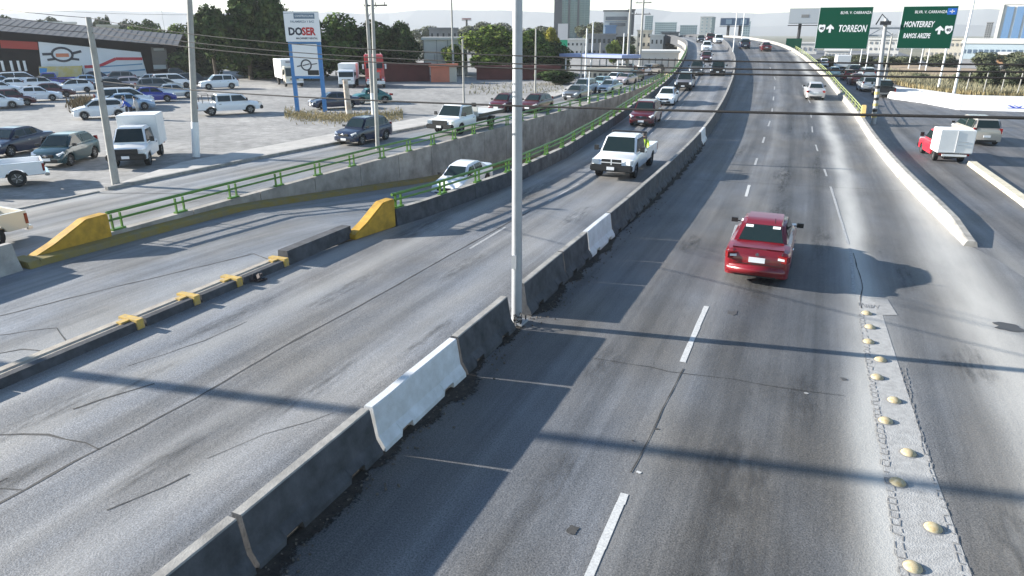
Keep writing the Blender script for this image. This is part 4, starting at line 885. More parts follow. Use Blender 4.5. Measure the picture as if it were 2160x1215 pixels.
# frontage road, left
def on_g(px,py,kind,pm,label,head,name='car',cat='car',far=False,off=.8,grp=None,z=0):
    p=G(px,py); n=Vector((p.x,p.y,0)).normalized(); p=p+n*off; p.z=z
    return vehicle(kind,pm,label,cat,p,head,grp,name,far)
gf='vehicles on the left frontage road'; gp='vehicles parked on the left lot'; gs='vehicles in the right slip road'
sv_=on_g(770,306,'suv',pnavy,'dark blue off-roader driving on the frontage road behind the thin lamp post',268,grp=gf,off=1.5)
sv_.scale=(.92,.92,.92)
on_g(985,284,'flatbed',pw_,'white flatbed tow truck with an empty deck on the left frontage road',268,'flatbed_truck','truck',grp=gf,off=3.)
on_g(1067,238,'hatch',pdred,'dark red hatchback behind the white flatbed truck',268,grp=gf,off=1.8)
on_g(1132,238,'hatch',pmar,'dark maroon car seen just right of the big lamp post on the frontage road',266,grp=gf,off=1.5)
on_g(1217,212,'sedan',pgrey,'grey saloon on the frontage road beside the thin white post',266,grp=gf,far=True,off=1.5)
on_g(1232,200,'suv',psil,'silver car directly behind the grey saloon by the thin white post',266,grp=gf,far=True,off=1.5)
on_g(1268,188,'hatch',pcyan,'pale cyan hatchback on the left lane of the far frontage road',264,grp=gf,far=True)
on_g(1286,196,'sedan',psil,'pale grey green saloon right beside the guard rail on the far frontage road',264,grp=gf,far=True)
on_g(1297,177,'hatch',pw_,'white hatchback between the cyan one and the pinkish car far down the frontage road',262,grp=gf,far=True)
on_g(1320,178,'sedan',ppink,'pinkish silver car far down the frontage road, next to the rail',260,grp=gf,far=True)
on_g(1337,172,'hatch',pteal,'teal car far down the frontage road under the overhead wires',260,grp=gf,far=True)
on_g(1333,162,'pickup',pred,'red pickup far down the frontage road among pale cars',258,'pickup_truck','pickup truck',grp=gf,far=True)
on_g(1352,160,'sedan',pw_,'white car just right of the far red pickup',258,grp=gf,far=True); on_g(1371,158,'van',psil,'silver van in the far jam, left of the flyover rail',258,'van','van',grp=gf,far=True)
on_g(1388,154,'sedan',pgrey,'grey car at the far end of the frontage jam, by the flyover rail',256,grp=gf,far=True); on_g(1362,149,'suv',pw_,'white car at the very back of the frontage jam',256,grp=gf,far=True)
on_g(1310,156,'van',pbeige,'beige van parked beside the blue canopy, left of the red pickup',200,'van','van',grp=gf,far=True)
on_g(-150,556,'pickup',pcream,'cream pickup cut off by the left edge of the photo, above the grey block',268,'pickup_truck','pickup truck',grp=gf,off=.6)
# parked on the lot
for a in [
 (45,181,'van',pw_,'white van with a long dark window in the back row, before the black shed',58,'van','van',1),(36,192,'sedan',pw_,'white saloon in the row behind the big white saloon at the left',57,'car','car',1),
 (80,214,'sedan',pw_,'large white saloon facing right, in front of the left rows of parked cars',57,'car','car',0),(112,206,'sedan',pmar,'dark maroon saloon with a glossy roof behind the large white saloon',54,'car','car',1),
 (158,196,'hatch',pw_,'white hatchback beside the heap of brush, left of the leaning post',240,'car','car',1),(190,183,'sedan',psblue,'pale blue saloon right behind the leaning post, near the banner',50,'car','car',1),
 (92,190,'hatch',pw_,'white hatchback half hidden behind the dark maroon saloon',56,'car','car',1),(115,182,'pickup',pblue,'blue pickup below the blue and yellow banner',240,'pickup_truck','pickup truck',1),
 (4,186,'sedan',psblue,'pale blue car at the left edge, second row from the shed',57,'car','car',1),(2,200,'sedan',pw_,'white car at the left edge just behind the maroon one',57,'car','car',1),(27,224,'hatch',pdred,'dark red hatchback nosing out at the left edge of the lot',57,'car','car',0),
 (-8,230,'sedan',pw_,'white car cut off by the left edge, in front of the dark red hatchback',57,'car','car',0),(240,192,'sedan',pblk,'black saloon right of the leaning post, behind the white minivan',56,'car','car',1),
 (250,178,'suv',pgrey,'dark grey off-roader below the white wall with the red stripe',235,'car','car',1),(208,173,'sedan',pnavy,'dark blue saloon in the last row right behind the leaning post',55,'car','car',1),(266,226,'van',pw_,'white minivan behind the people, in front of the black saloon',55,'van','van',0),
 (271,233,'sedan',psblue,'pale blue saloon directly behind the two people',55,'car','car',0),(322,216,'sedan',pblue,'deep blue saloon between the minivan and the silver car',55,'car','car',0),
 (368,208,'sedan',psil,'silver saloon at the right end of the front parked row, before the thick post',54,'car','car',0),(334,197,'suv',pgrey,'grey off-roader with a pale roof behind the silver saloon',54,'car','car',1),
 (365,186,'van',pw_,'white van in the third row, left of the thick post',54,'van','van',1),(316,181,'sedan',psil,'silver saloon in the back row under the black corner of the shed',236,'car','car',1),
 (350,192,'hatch',pbeige,'beige hatchback with a bright roof between the white van and the silver saloon',54,'car','car',1),(412,183,'suv',pblk,'black off-roader just right of the thick post',54,'car','car',0),
 (365,170,'pickup',pblk,'black pickup in the last row, at the black shed corner',54,'pickup_truck','pickup truck',1),(283,189,'hatch',ppink,'small pinkish hatchback between the black saloon and the silver row',54,'car','car',1),
 (215,250,'hatch',pw_,'white hatchback facing left with two people at its tail',238,'car','car',0),(463,188,'suv',pw_,'white off-roader on its own before the tall dark trees',236,'car','car',0),
 (483,242,'pickup_crew',pw_,'white crew cab pickup with a rack over its bed, in the middle of the lot',57,'pickup_truck','pickup truck',0),
 (296,343,'pickup_box',pw_,'white pickup with a white cargo box, facing the camera on the lot',309,'pickup_truck','pickup truck',0),(147,346,'hatch',pteal,'dark teal hatchback between the white pickup and the leaning post',297,'car','car',0),
 (38,326,'sedan',pnavy,'dark saloon behind the white pickup at the left edge',288,'car','car',0),(-45,402,'pickup',pw_,'white pickup cut off by the left edge of the photo, on the lot',240,'pickup_truck','pickup truck',0),
 (706,230,'sedan',pnavy,'dark blue saloon parked between the blue legs of the tall sign',236,'car','car',0),(783,219,'beetle',pgreen,'green rounded old car behind the utility pole',236,'car','car',0),
 (612,182,'box_truck',pcream,'cream box truck behind the left leg of the tall sign',322,'box_truck','truck',0),(737,183,'box_truck_small',pw_,'small white box truck behind the white stub post',300,'box_truck','truck',0),
 (792,184,'semi',porange,'red sleeper tractor unit with a white bumper behind the utility pole',306,'tractor_unit','truck',0)]:
    px,py,k,pm,lb,hd,nm,ct,fr_=a; on_g(px,py,k,pm,lb,hd,nm,ct,bool(fr_),.8 if k not in('box_truck','semi') else 2.,gp)
# right slip road
bx_=on_g(1981,343,'mini_box',pbrightred,'small red truck with a white cargo box, seen from behind',97,'box_truck','truck',grp=gs,off=2.)
bx_.scale=(.9,.9,.9)
vn_=on_g(2050,307,'van',paint('champagne',(.42,.39,.35),.3),'silver beige minivan with a dark rear window, right of the white box truck',97,'van','van',grp=gs,off=2.4)
vn_.scale=(.92,.92,.92)
on_g(1860,205,'pickup_crew',pblk,'black pickup with a white bumper in the slip road, right of the gantry post',93,'pickup_truck','pickup truck',grp=gs,off=2)
for px,py,k,pm,lb,nm,f in [(1826,193,'suv',psil,'silver off-roader left of the black pickup in the slip road','car',0),(1803,180,'sedan',pmar,'maroon saloon queuing in the slip road beside the flyover rail','car',1),(1787,170,'hatch',pred,'red hatchback queuing farther up the slip road','car',1),
  (1797,160,'van',pnavy,'dark blue van in the slip road queue','van',1),(1757,162,'hatch',pcyan,'pale blue hatchback at the rail, far up the slip road','car',1),(1826,168,'van',psil,'silver van ahead of the silver off-roader','van',1),(1772,152,'box_truck_small',pyel,'small truck with a yellow cab far up the slip road','truck',1),(1735,141,'suv',pw_,'white car at the far end of the slip road queue','car',1)]:
    on_g(px,py,k,pm,lb,96,nm,'van' if nm=='van' else nm,bool(f),grp=gs,off=1.5)
# ------------------------------------------------------------------ people
def person(label,joints,edges,radii,cols,loc,rz,group=None,root=0,hair_at=None,split=None):
    me=bpy.data.meshes.new('p'); me.from_pydata(joints,edges,[]); o=bpy.data.objects.new('p',me); C.objects.link(o)
    md=o.modifiers.new('s','SKIN'); 
    if not me.skin_vertices: 
        bm=bmesh.new(); bm.from_mesh(me); bm.verts.layers.skin.verify(); bm.to_mesh(me); bm.free()
    for i,v in enumerate(me.skin_vertices[0].data): v.radius=(radii[i],radii[i]); v.use_root=(i==root)
    ms=o.modifiers.new('u','SUBSURF'); ms.levels=1
    dg=bpy.context.evaluated_depsgraph_get(); m2=bpy.data.meshes.new_from_object(o.evaluated_get(dg)); bpy.data.objects.remove(o)
    m2.materials.clear(); [m2.materials.append(c) for c in cols]
    for p in m2.polygons: p.material_index=split(p.center); p.use_smooth=True
    t=thing('person',label,'person',loc,rz,group); ob('body',m2,t)
    if hair_at:
        h=MB(); c,r=hair_at; h.lathe([(r*math.cos(a),r*math.sin(a)) for a in [-.1,.3,.7,1.1,1.5]],c,10); h.build('hair',mat('dark_hair',(.02,.015,.012),.7),t,50)
    return t
def stand(bend=0.,arm=.2):
    b=bend; hx=math.sin(b); hz=math.cos(b)
    J=[(0,0,.95),(hx*.28,0,.95+hz*.28),(hx*.5,0,.95+hz*.5),(hx*.6,0,.95+hz*.6),(hx*.72,0,.95+hz*.72)]
    J+=[(0,.1,.9),(.02,.11,.5),(0,.11,.08),(.12,.12,.04),(0,-.1,.9),(.02,-.11,.5),(0,-.11,.08),(.12,-.12,.04)]
    s=(hx*.48,0,.95+hz*.48)
    J+=[(s[0],.19,s[2]-.02),(s[0]+arm*.5,.25,s[2]-.26),(s[0]+arm*1.6,.2,s[2]-.42),(s[0],-.19,s[2]-.02),(s[0]+arm*.5,-.25,s[2]-.26),(s[0]+arm*1.6,-.2,s[2]-.42)]
    E_=[(0,1),(1,2),(2,3),(3,4),(0,5),(5,6),(6,7),(7,8),(0,9),(9,10),(10,11),(11,12),(2,13),(13,14),(14,15),(2,16),(16,17),(17,18)]
    Rr=[.15,.15,.16,.06,.11,.1,.065,.045,.04,.1,.065,.045,.04,.065,.045,.035,.065,.045,.035]
    return J,E_,Rr
J,E_,Rr=stand(.75,.25); shirt=mat('blue_shirt',(.02,.08,.4),.8); jean=mat('dark_trousers',(.02,.02,.03),.8); gsh=mat('grey_shirt',(.5,.48,.46),.8); khaki=mat('pale_trousers',(.35,.33,.3),.8); hv=mat('hi_vis',(.6,.85,.06),.7); 
p=G(280,251); hd=math.atan2(-.5,-.85)
person('person in a blue shirt and dark trousers bending over the tail of the white hatchback',J,E_,Rr,[jean,shirt,skin],(p.x,p.y,0),hd,hair_at=((J[4][0],0,J[4][2]+.02),.125),split=lambda c:0 if c.z<1.0 else(2 if c.x>.43 and abs(c.y)<.12 else 1))
J,E_,Rr=stand(.15,.1); p=G(294,252)
person('person in pale clothes standing right of the one in the blue shirt',J,E_,Rr,[khaki,gsh,skin],(p.x,p.y,0),hd,hair_at=((J[4][0],0,J[4][2]+.02),.125),split=lambda c:0 if c.z<.95 else(2 if c.z>1.53 else 1))
J,E_,Rr=stand(.1,.3); p=G(271,250)
person('person in dark clothes close behind the open tail of the white hatchback',J,E_,Rr,[jean,gsh,skin],(p.x,p.y,0),hd+.6,hair_at=((J[4][0],0,J[4][2]+.02),.125),split=lambda c:0 if c.z<.95 else(2 if c.z>1.53 else 1))
# worker sitting in the bed of the white pickup
Js=[(0,0,.12),(0,0,.4),(0,0,.6),(.02,0,.72),(.03,0,.86),(.1,.1,.12),(.45,.13,.3),(.55,.13,.05),(.65,.13,.03),(.1,-.1,.12),(.45,-.13,.3),(.55,-.13,.05),(.65,-.13,.03),(0,.2,.58),(.15,.27,.34),(.38,.2,.3),(0,-.2,.58),(.15,-.27,.34),(.38,-.2,.3)]
p=GZ(1291,379); hh=road_head(p.y); q=Vector((p.x,p.y,zf(p.y)))+Vector((math.cos(R(hh)),math.sin(R(hh)),0))*(2.6+1.2)+Vector((math.sin(R(hh)),-math.cos(R(hh)),0))*.62
person('worker in a bright yellow vest sitting in the bed of the white pickup',Js,E_,Rr,[jean,hv,skin],(q.x,q.y,q.z+.72),R(hh+180),hair_at=((.03,0,.89),.125),split=lambda c:0 if (c.z<.14 or (c.x>.14 and abs(c.y)<.19 and c.z<.36)) else(2 if c.z>.72 or c.x>.3 else 1))
# stickers on the red saloon's rear window
# ------------------------------------------------------------------ poles
def pole(name,label,cat,base,htop,r0,r1,m,lean=(0,0),paint_to=None,group=None,extra=None,n=12):
    t=thing(name,label,cat,base,0,group); mb=MB(); mb.tube([(0,0,0),(lean[0]*.5,lean[1]*.5,htop*.5),(lean[0],lean[1],htop)],[r0,(r0+r1)/2,r1],n); mb.build('shaft',m,t,40)
    if paint_to: mb=MB(); mb.tube([(0,0,0),(lean[0]*paint_to/htop,lean[1]*paint_to/htop,paint_to)],[r0+.012,r0+.008],n); mb.build('painted_foot',white_m,t,40)
    if extra: extra(t)
    return t
# big lamp post on the median
def lamp_extra(t):
    b=MB(); b.box((0,0,.03),(.42,.42,.05)); b.build('base_plate',steel,t)
    for sx,sy in ((1,1),(1,-1),(-1,1),(-1,-1)):
        q=MB(); q.tube([(sx*.16,sy*.16,.05),(sx*.16,sy*.16,.16)],.018,6); q.build('bolt',dark_metal,t)
    for sx in (-1,1):
        a=MB(); a.tube([(0,0,9.5),(sx*.6,0,9.9),(sx*1.8,0,10.1)],[.05,.045,.04],8); ar=a.build('arm',steel,t,40); h=MB(); h.box((sx*2.1,0,10.1),(.7,.26,.12)); h.build('lamp_head',steel,ar)
    c=MB(); c.box((-.02,-.11,1.55),(.12,.05,.32)); c.build('hand_hole_cover',steel,t)
    w_=MB(); rr=random.Random(4)
    for k in range(5): w_.tube([(.1+.1*math.cos(a+k)*.9,-.18+.13*math.sin(a+k),.1+.05*k+.05*math.sin(3*a)) for a in [i*.6 for i in range(9)]],.012,5)
    w_.build('cable_coil',black,t)
pole('lamp_post','tall pale steel lamp post standing in the gap of the median barrier','lamp post',(-5.87,13.72,.002),9.6,.125,.09,steel,extra=lamp_extra)
# cables and posts on the left
b1=G(245,391); zt1=D(186,36,math.hypot(b1.x,b1.y)); 
pole('utility_pole','leaning grey concrete pole standing on the kerb of the frontage road, left','utility pole',b1,zt1.z,.17,.11,pole_conc,(zt1.x-b1.x,zt1.y-b1.y))
b2=G(414,331); q=D(398,-40,math.hypot(b2.x,b2.y))
pole('utility_pole','thick pole with a white painted foot right of the parked rows','utility pole',b2,q.z,.19,.14,pole_conc,(q.x-b2.x,q.y-b2.y),paint_to=1.9)
b3=G(797,318); q=D(784,-30,math.hypot(b3.x,b3.y))
pole('lamp_post','thin grey post rising through the green railing beside the dark off-roader','lamp post',(b3.x,b3.y,.05),q.z,.12,.085,pole_conc,(q.x-b3.x,q.y-b3.y))
b4=G(789,246); q=D(783,12,math.hypot(b4.x,b4.y)); zc=q.z
def xarm(t,h=None,wd=1.6,off=.6,lean=(0,0)):
    h=h or zc-.3; a=MB(); a.box((lean[0]+off,lean[1],h),(wd,.1,.12)); a.tube([(lean[0],lean[1],h-.9),(lean[0]+off+.1,lean[1],h-.05)],.02,5); ar=a.build('crossarm',dark_metal,t)
    for k in range(3):
        i=MB(); i.lathe([(.02,0),(.05,.03),(.03,.08),(.05,.12),(.02,.18)],(lean[0]+off-wd*.4+k*wd*.4,lean[1],h+.06),8); i.build('insulator',dark_metal,ar)
pole('utility_pole','pole with a white painted foot and a crossarm, behind the thin grey post',  'utility pole',b4,zc+2,.17,.11,pole_conc,(0,0),paint_to=1.9,extra=lambda t:xarm(t,zc,2.1,.85))
sb=G(737,242); sp_=pole('post_stub','short broken concrete stub with peeling white paint beside the tall sign','post',sb,ztop(168,sb),.28,.2,mat('peeling_paint',(.62,.6,.56),.8,scale=2.2,col2=(.3,.2,.12)),(-.15,0))
def cobra(h,L=1.6,ang=0):
    def f(t):
        a=MB(); a.tube([(0,0,h-.3),(math.cos(ang)*L*.4,math.sin(ang)*L*.4,h+.1),(math.cos(ang)*L,math.sin(ang)*L,h+.2)],.035,6); ar=a.build('arm',steel,t); k=MB(); k.box((math.cos(ang)*(L+.2),math.sin(ang)*(L+.2),h+.2),(.6,.2,.1),rz=ang); k.build('lamp_head',steel,ar)
    return f
for px,py,pt_,lb,r_,m_,gr in [(979,224,82,'slim pale lamp post behind the flatbed tow truck',.09,pole_conc,1),(1129,196,60,'slim pale post right of the big lamp post, before dark trees',.1,pole_conc,1),(957,168,-20,'tall grey pole behind the white warehouse wall',.14,pole_conc,0),
   (352,92,0,'faint tall pole behind the black shed',.12,pole_conc,0),(1241,215,150,'short thin white post at the left frontage guard rail',.06,white_m,1),(1322,165,-30,'tall grey mast in front of the signboard building',.2,pole_conc,0),(1348,158,-30,'tall pole with crossarms right of the signboard building',.18,pole_conc,2),
   (1225,172,95,'thin pole in the cluster left of the blue canopy',.1,pole_conc,0),(1234,176,60,'second thin pole in the cluster left of the blue canopy',.1,white_m,0),(1247,160,45,'thin white pole just left of the blue canopy',.1,white_m,0),(1264,158,90,'slim pole right above the blue canopy',.1,pole_conc,0),(1312,158,70,'pale pole immediately left of the tall grey mast',.1,white_m,0),
   (1545,120,-10,'slender lamp mast on the median near the crest, left one',.08,white_m,0),(1563,96,-10,'slender lamp mast on the median near the crest, right one',.08,white_m,0)]:
    base=G(px,py) if px<1500 else GZ(px,py); 
    ex=None
    if gr==2: ex=lambda t,h=ztop(pt_,base):(xarm(t,h-2.5,2.6,0),xarm(t,h-4.2,2.6,0))
    pole('lamp_post' if 'lamp' in lb else 'utility_pole',lb,'lamp post' if 'lamp' in lb else 'pole',base,max(3,ztop(pt_,base)-base.z),r_*1.15,r_*.8,m_,extra=ex)
# poles to the right
for px,py,ptx,pty,lb,r_,m_,ex in [(1977,196,2020,30,'white pole with a dark foot box before the dry grass, behind the right sign',.12,white_m,None),(2010,206,2052,-25,'tall white pole right of the green MONTERREY sign',.14,white_m,None),(1863,178,1885,70,'pale pole right of the gantry post',.14,pole_conc,None),
   (1938,152,1945,100,'thin pale pole below the MONTERREY sign, middle one',.1,white_m,None),(1951,155,1957,100,'thin pale pole just right of the middle one below the MONTERREY sign',.1,white_m,None),(1915,150,1920,98,'thin pale pole below the MONTERREY sign, leftmost',.1,white_m,None),(1790,142,1797,100,'thin white pole below the TORREON sign, leftmost',.1,white_m,None),(1811,150,1819,100,'thin white pole below the TORREON sign, middle',.1,white_m,None),(1825,150,1832,98,'thin white pole below the TORREON sign, rightmost',.1,white_m,None)]:
    base=G(px,py); d=math.hypot(base.x,base.y); q=D(ptx,pty,d); pole('utility_pole',lb,'pole',base,q.z,r_,r_*.7,m_,(0,0))
# overhead wires: strung between the leaning pole and a pole beyond the right edge
P1=Vector((zt1.x,zt1.y,0)); dxw,dyw=1.,-.37
def wire(samples,label,r,ext=True):
    pts=[PLN(px,py,P1,dxw,dyw) for px,py in samples]; K=[((p.x-P1.x)/dxw,p.z) for p in pts]
    # least squares parabola through the sighted points = sagging cable
    import itertools
    n_=len(K); Sx=[sum(k[0]**i for k in K) for i in range(5)]; Sy=[sum(k[1]*k[0]**i for k in K) for i in range(3)]
    Mx=Matrix(((Sx[0],Sx[1],Sx[2]),(Sx[1],Sx[2],Sx[3]),(Sx[2],Sx[3],Sx[4]))); c=Mx.inverted()@Vector(Sy)
    mb=MB(); T=[ -0.2+i*(46.)/60 for i in range(61)]
    mb.tube([(P1.x+t*dxw,P1.y+t*dyw,c[0]+c[1]*t+c[2]*t*t) for t in T],r,6); o=mb.build('overhead_wire',wire_m); tag(o,label,'wire','overhead wires crossing the road')
    return [c[0]+c[1]*46+c[2]*46**2,c[0]]
zz=[]
for sm,lb,r_ in [([(186,38),(540,83),(1080,122),(1620,136),(2155,128)],'highest of the wires crossing the whole road',.012),([(186,55),(540,101),(1080,138),(1620,151),(2155,145)],'second wire from the top crossing the whole road',.012),([(186,68),(540,111),(1080,148),(1620,163),(2155,157)],'third wire from the top crossing the whole road',.014),([(200,171),(405,187),(540,198),(1080,230),(1620,241),(2155,240)],'lowest and thickest wire crossing the whole road',.02)]:
    zz.append(wire(sm,lb,r_))
e=Vector((P1.x+46,P1.y-.37*46,0)); pole('utility_pole','pole outside the right edge that carries the crossing wires','utility pole',e,8,.17,.12,pole_conc)
# back spans to the left
for k,(sm,lb) in enumerate([([(0,12)],'highest wire running from the leaning pole to the upper left corner'),([(0,28)],'middle wire running from the leaning pole to the left edge'),([(0,45)],'lower wire running from the leaning pole to the left edge'),([(0,150)],'thick low wire running from the leaning pole to the left edge')]):
    a=Vector((P1.x,P1.y,zz[k][1])); q=PLN(sm[0][0],sm[0][1],P1,-1,-.25); d=(q-a); end=a+d*2.6; mb=MB()
    mb.tube([a.lerp(end,t/12)+Vector((0,0,-1.0*(t/12)*(1-t/12)*.6)) for t in range(13)],.013 if k<3 else .02,6); tag(mb.build('overhead_wire',wire_m),lb,'wire','overhead wires running left from the leaning pole')
# a pole out of the frame whose soft shadow crosses the road
pole('utility_pole','tall pole outside the left edge whose shadow crosses both carriageways','utility pole',(-30.8,4.5,0),13.6,.19,.14,pole_conc)
# thin wires from the crossarm pole to the left and along the frontage
for i,(h,lb) in enumerate([(0.,'thin wire from the crossarm pole over the tall sign, upper'),(-.35,'thin wire from the crossarm pole over the tall sign, lower')]):
    a=Vector((b4.x+.2,b4.y,zc+.1+h)); e_=Vector((b4.x-42,b4.y-8,zc+1.2+h)); mb=MB(); mb.tube([a.lerp(e_,t/14)-Vector((0,0,3.2*(t/14)*(1-t/14))) for t in range(15)],.012,5); tag(mb.build('overhead_wire',wire_m),lb,'wire')
# ------------------------------------------------------------------ gantry with the green signs
gb=Vector((3.95,59.4,0)); gt=thing('sign_gantry','pale steel gantry post with striped foot carrying a beam between the green signs','sign gantry',gb)
q=PLN(1866,58,gb,1,0); gh=q.z
mb=MB(); mb.tube([(0,0,0),(q.x-gb.x,0,gh+.6)],[.17,.13],14); mb.build('post',mat('gantry_grey',(.4,.4,.4),.6,var=.15,scale=3),gt,40)
for i in range(6):
    z=.5+i*.42; mb=MB(); mb.tube([((q.x-gb.x)*z/gh,0,z),((q.x-gb.x)*(z+.2)/gh,0,z+.2)],.178,14); mb.build('stripe',black if i%2 else mat('stripe_yellow',(.5,.4,.15),.6),gt,40)
xa=PLN(1735,58,gb,1,0).x-gb.x; xb=PLN(2010,58,gb,1,0).x-gb.x; zb_=PLN(1866,66,gb,1,0).z
for zz_ in (gh-.05,gh-.55):
    mb=MB(); mb.box(((xa+xb)/2,.0,zz_),(xb-xa,.14,.12)); mb.build('beam',steel,gt)
k=int((xb-xa)/.8)
mb=MB()
for i in range(k): mb.beam((xa+i*.8,0,gh-.05 if i%2 else gh-.55),(xa+(i+1)*.8,0,gh-.55 if i%2 else gh-.05),.05,.05)
mb.build('lattice',steel,gt)
mb=MB(); mb.box((q.x-gb.x,-.1,gh+.3),(.7,.5,.25)); mb.tube([(q.x-gb.x-.6,0,gh+.2),(q.x-gb.x-.3,0,gh+.9),(q.x-gb.x+.2,0,gh+.4)],.05,6); mb.build('bracket',dark_metal,gt)
def sign(corners,label):
    """corners: sighted TL,TR,BR,BL on the plane y=const in front of the gantry"""
    pl=Vector((gb.x,gb.y-.14,0)); P=[PLN(x,y,pl,1,0) for x,y in corners]; x0=(P[0].x+P[3].x)/2; x1=(P[1].x+P[2].x)/2; z1=(P[0].z+P[1].z)/2; z0=(P[2].z+P[3].z)/2
    cx,cz=(x0+x1)/2,(z0+z1)/2; W_,H_=x1-x0,z1-z0; t=thing('road_sign',label,'road sign',(cx,pl.y,cz),0,'green direction signs on the gantry')
    mb=MB(); mb.box((0,0,0),(W_,.06,H_)); mb.build('edge',sign_white,t); mb=MB(); mb.box((0,-.035,0),(W_-.06,.02,H_-.06)); mb.build('panel',sign_green,t)
    M0=Matrix.Translation((0,-.05,0))@Matrix.Rotation(PI/2,4,'X'); return t,W_,H_,M0
def arrow(t,x,z,s):
    mb=MB(); mb.prism([(-.13*s,-.5*s),(.13*s,-.5*s),(.13*s,0),(.42*s,-.12*s),(.45*s,.08*s),(0,.5*s),(-.45*s,.08*s),(-.42*s,-.12*s),(-.13*s,0)],'Y',-.056,-.048); o=mb.build('arrow',sign_white,t); o.location=(x,0,z)
def shield(t,x,z,s,M0):
    mb=MB(); mb.prism([(-.4*s,.45*s),(-.2*s,.5*s),(0,.44*s),(.2*s,.5*s),(.4*s,.45*s),(.42*s,0),(.25*s,-.35*s),(0,-.5*s),(-.25*s,-.35*s),(-.42*s,0)],'Y',-.056,-.048); o=mb.build('route_shield',sign_white,t); o.location=(x,0,z)
    k=text_mesh('number','40',.5*s,black,o,Matrix.Translation((0,-.06,0))@Matrix.Rotation(PI/2,4,'X'),bold=.01)
t,W_,H_,M0=sign([(1728,16),(1840,13),(1832,101),(1719,105)],'green road sign reading TORREON, the left one of the pair')
def put(t,s,x,z,size,M0,sx=1,shear=.0,bold=.012,m=None): return text_mesh('lettering',s,size,m or sign_white,t,Matrix.Translation((x,-.05,z))@Matrix.Rotation(PI/2,4,'X'),shear=shear,bold=bold,sx=sx)
put(t,'BLVR. V. CARRANZA',W_*.19,H_*.36,H_*.09,M0,sx=.85,bold=.003); put(t,'TORREON',W_*.17,-H_*.02,H_*.23,M0,sx=.6,shear=.15); arrow(t,-W_*.25,-H_*.01,H_*.2); shield(t,-W_*.41,-H_*.01,H_*.19,M0)
t,W_,H_,M0=sign([(1905,14),(2021,11),(2006,102),(1891,103)],'green road sign reading MONTERREY and RAMOS ARIZPE, the right one of the pair')
put(t,'BLVR. V. CARRANZA',W_*.02,H_*.36,H_*.09,M0,sx=.85,bold=.003); put(t,'MONTERREY',-W_*.16,H_*.07,H_*.19,M0,sx=.6,shear=.15); put(t,'RAMOS ARIZPE',-W_*.16,-H_*.2,H_*.16,M0,sx=.55,shear=.15); arrow(t,W_*.24,-H_*.06,H_*.2); shield(t,W_*.4,-H_*.06,H_*.2,M0)
mb=MB(); mb.box((W_*.4,-.055,H_*.37),(H_*.2,.015,H_*.15)); bp_=mb.build('airport_pictogram',mat('sign_blue',(.01,.12,.5),.5),t); mb=MB(); mb.beam((W_*.4-.15,-.068,H_*.37),(W_*.4+.15,-.068,H_*.37),.01,.05); mb.beam((W_*.4,-.068,H_*.37-.12),(W_*.4,-.068,H_*.37+.12),.01,.05); mb.build('plane_mark',sign_white,bp_)
# ------------------------------------------------------------------ tall advertising sign on blue legs
a=G(628,236); b_=G(686,236); dv=(b_-a); dv.z=0; dl=dv.length; du=dv/dl; rzs=math.atan2(du.y,du.x)
adv=thing('advertising_sign','tall white advertising sign reading DOSER on two blue legs','advertising sign',(a+b_)/2,rzs)
def AP(px,py): p=PLN(px,py,a,du.x,du.y); return ((p-(a+b_)/2).dot(Vector((du.x,du.y,0))),p.z)
zt=AP(640,24)[1]; z_mid=AP(640,88)[1]; z_b=AP(650,160)[1]
for s in (-1,1):
    mb=MB(); mb.box((s*dl/2,0,zt/2),(.3,.3,zt)); mb.build('leg',blue_post,adv)
hwid=dl/2
mb=MB(); mb.box((0,-.2,(zt+z_mid)/2),(dl+.5,.16,zt-z_mid)); mb.build('upper_panel',sign_white,adv)
z2=AP(640,93)[1]
mb=MB(); mb.box((0,-.1,(z2+z_b)/2),(dl-.3,.12,z2-z_b)); lp=mb.build('lower_panel',sign_white,adv)
mb=MB(); mb.box((0,0,z_b-.12),(dl,.2,.2)); mb.box((0,0,z2+.1),(dl,.2,.12)); mb.build('crossbar',blue_post,adv)
def at_(s,px,py,size,m,sx=1,shear=0,bold=.02,dy=-.29):
    z=AP(640,py)[1]; return text_mesh('lettering',s,size,m,adv,Matrix.Translation((px,dy,z))@Matrix.Rotation(PI/2,4,'X'),shear=shear,bold=bold,sx=sx)
ink=mat('dark_ink',(.03,.035,.05),.6); redink=mat('red_ink',(.5,.03,.03),.6); greyink=mat('grey_ink',(.14,.2,.26),.6)
mb=MB(); mb.box((.25,-.285,AP(640,34)[1]),(dl*.72,.02,.42)); mb.build('name_band',greyink,adv)
at_('CONSTRUCLUNES',.25,34,.22,sign_white,sx=.85,bold=.004,dy=-.3); at_('PALAMBREZA Y BAZ',.05,46,.24,greyink,sx=.9,bold=.004)
hz=AP(640,68)[1]; 
at_('DO',-.6,67,.82,ink,sx=.92,bold=.035); at_('SER',.5,67,.82,redink,sx=.86,bold=.035); at_('MACHINERY RENTAL',.32,81,.2,ink,sx=.95,bold=.006)
ring=MB(); zr0=AP(640,137)[1]; 
for k in range(24):
    a0,a1=2*PI*k/24,2*PI*(k+1)/24; ring.beam((.42*math.cos(a0),-.17,zr0+.42*math.sin(a0)),(.42*math.cos(a1),-.17,zr0+.42*math.sin(a1)),.02,.11)
ring.beam((-.3,-.17,zr0-.05),(.3,-.17,zr0+.1),.02,.08); ring.beam((.45,-.17,zr0+.05),(.95,-.17,zr0+.12),.02,.07); ring.beam((-.45,-.17,zr0-.05),(-.8,-.17,zr0-.12),.02,.09); ring.build('emblem',ink,adv)
mb=MB(); mb.box((.55,-.17,AP(660,153)[1]),(.95,.02,.4)); mb.build('black_bar',black,adv)
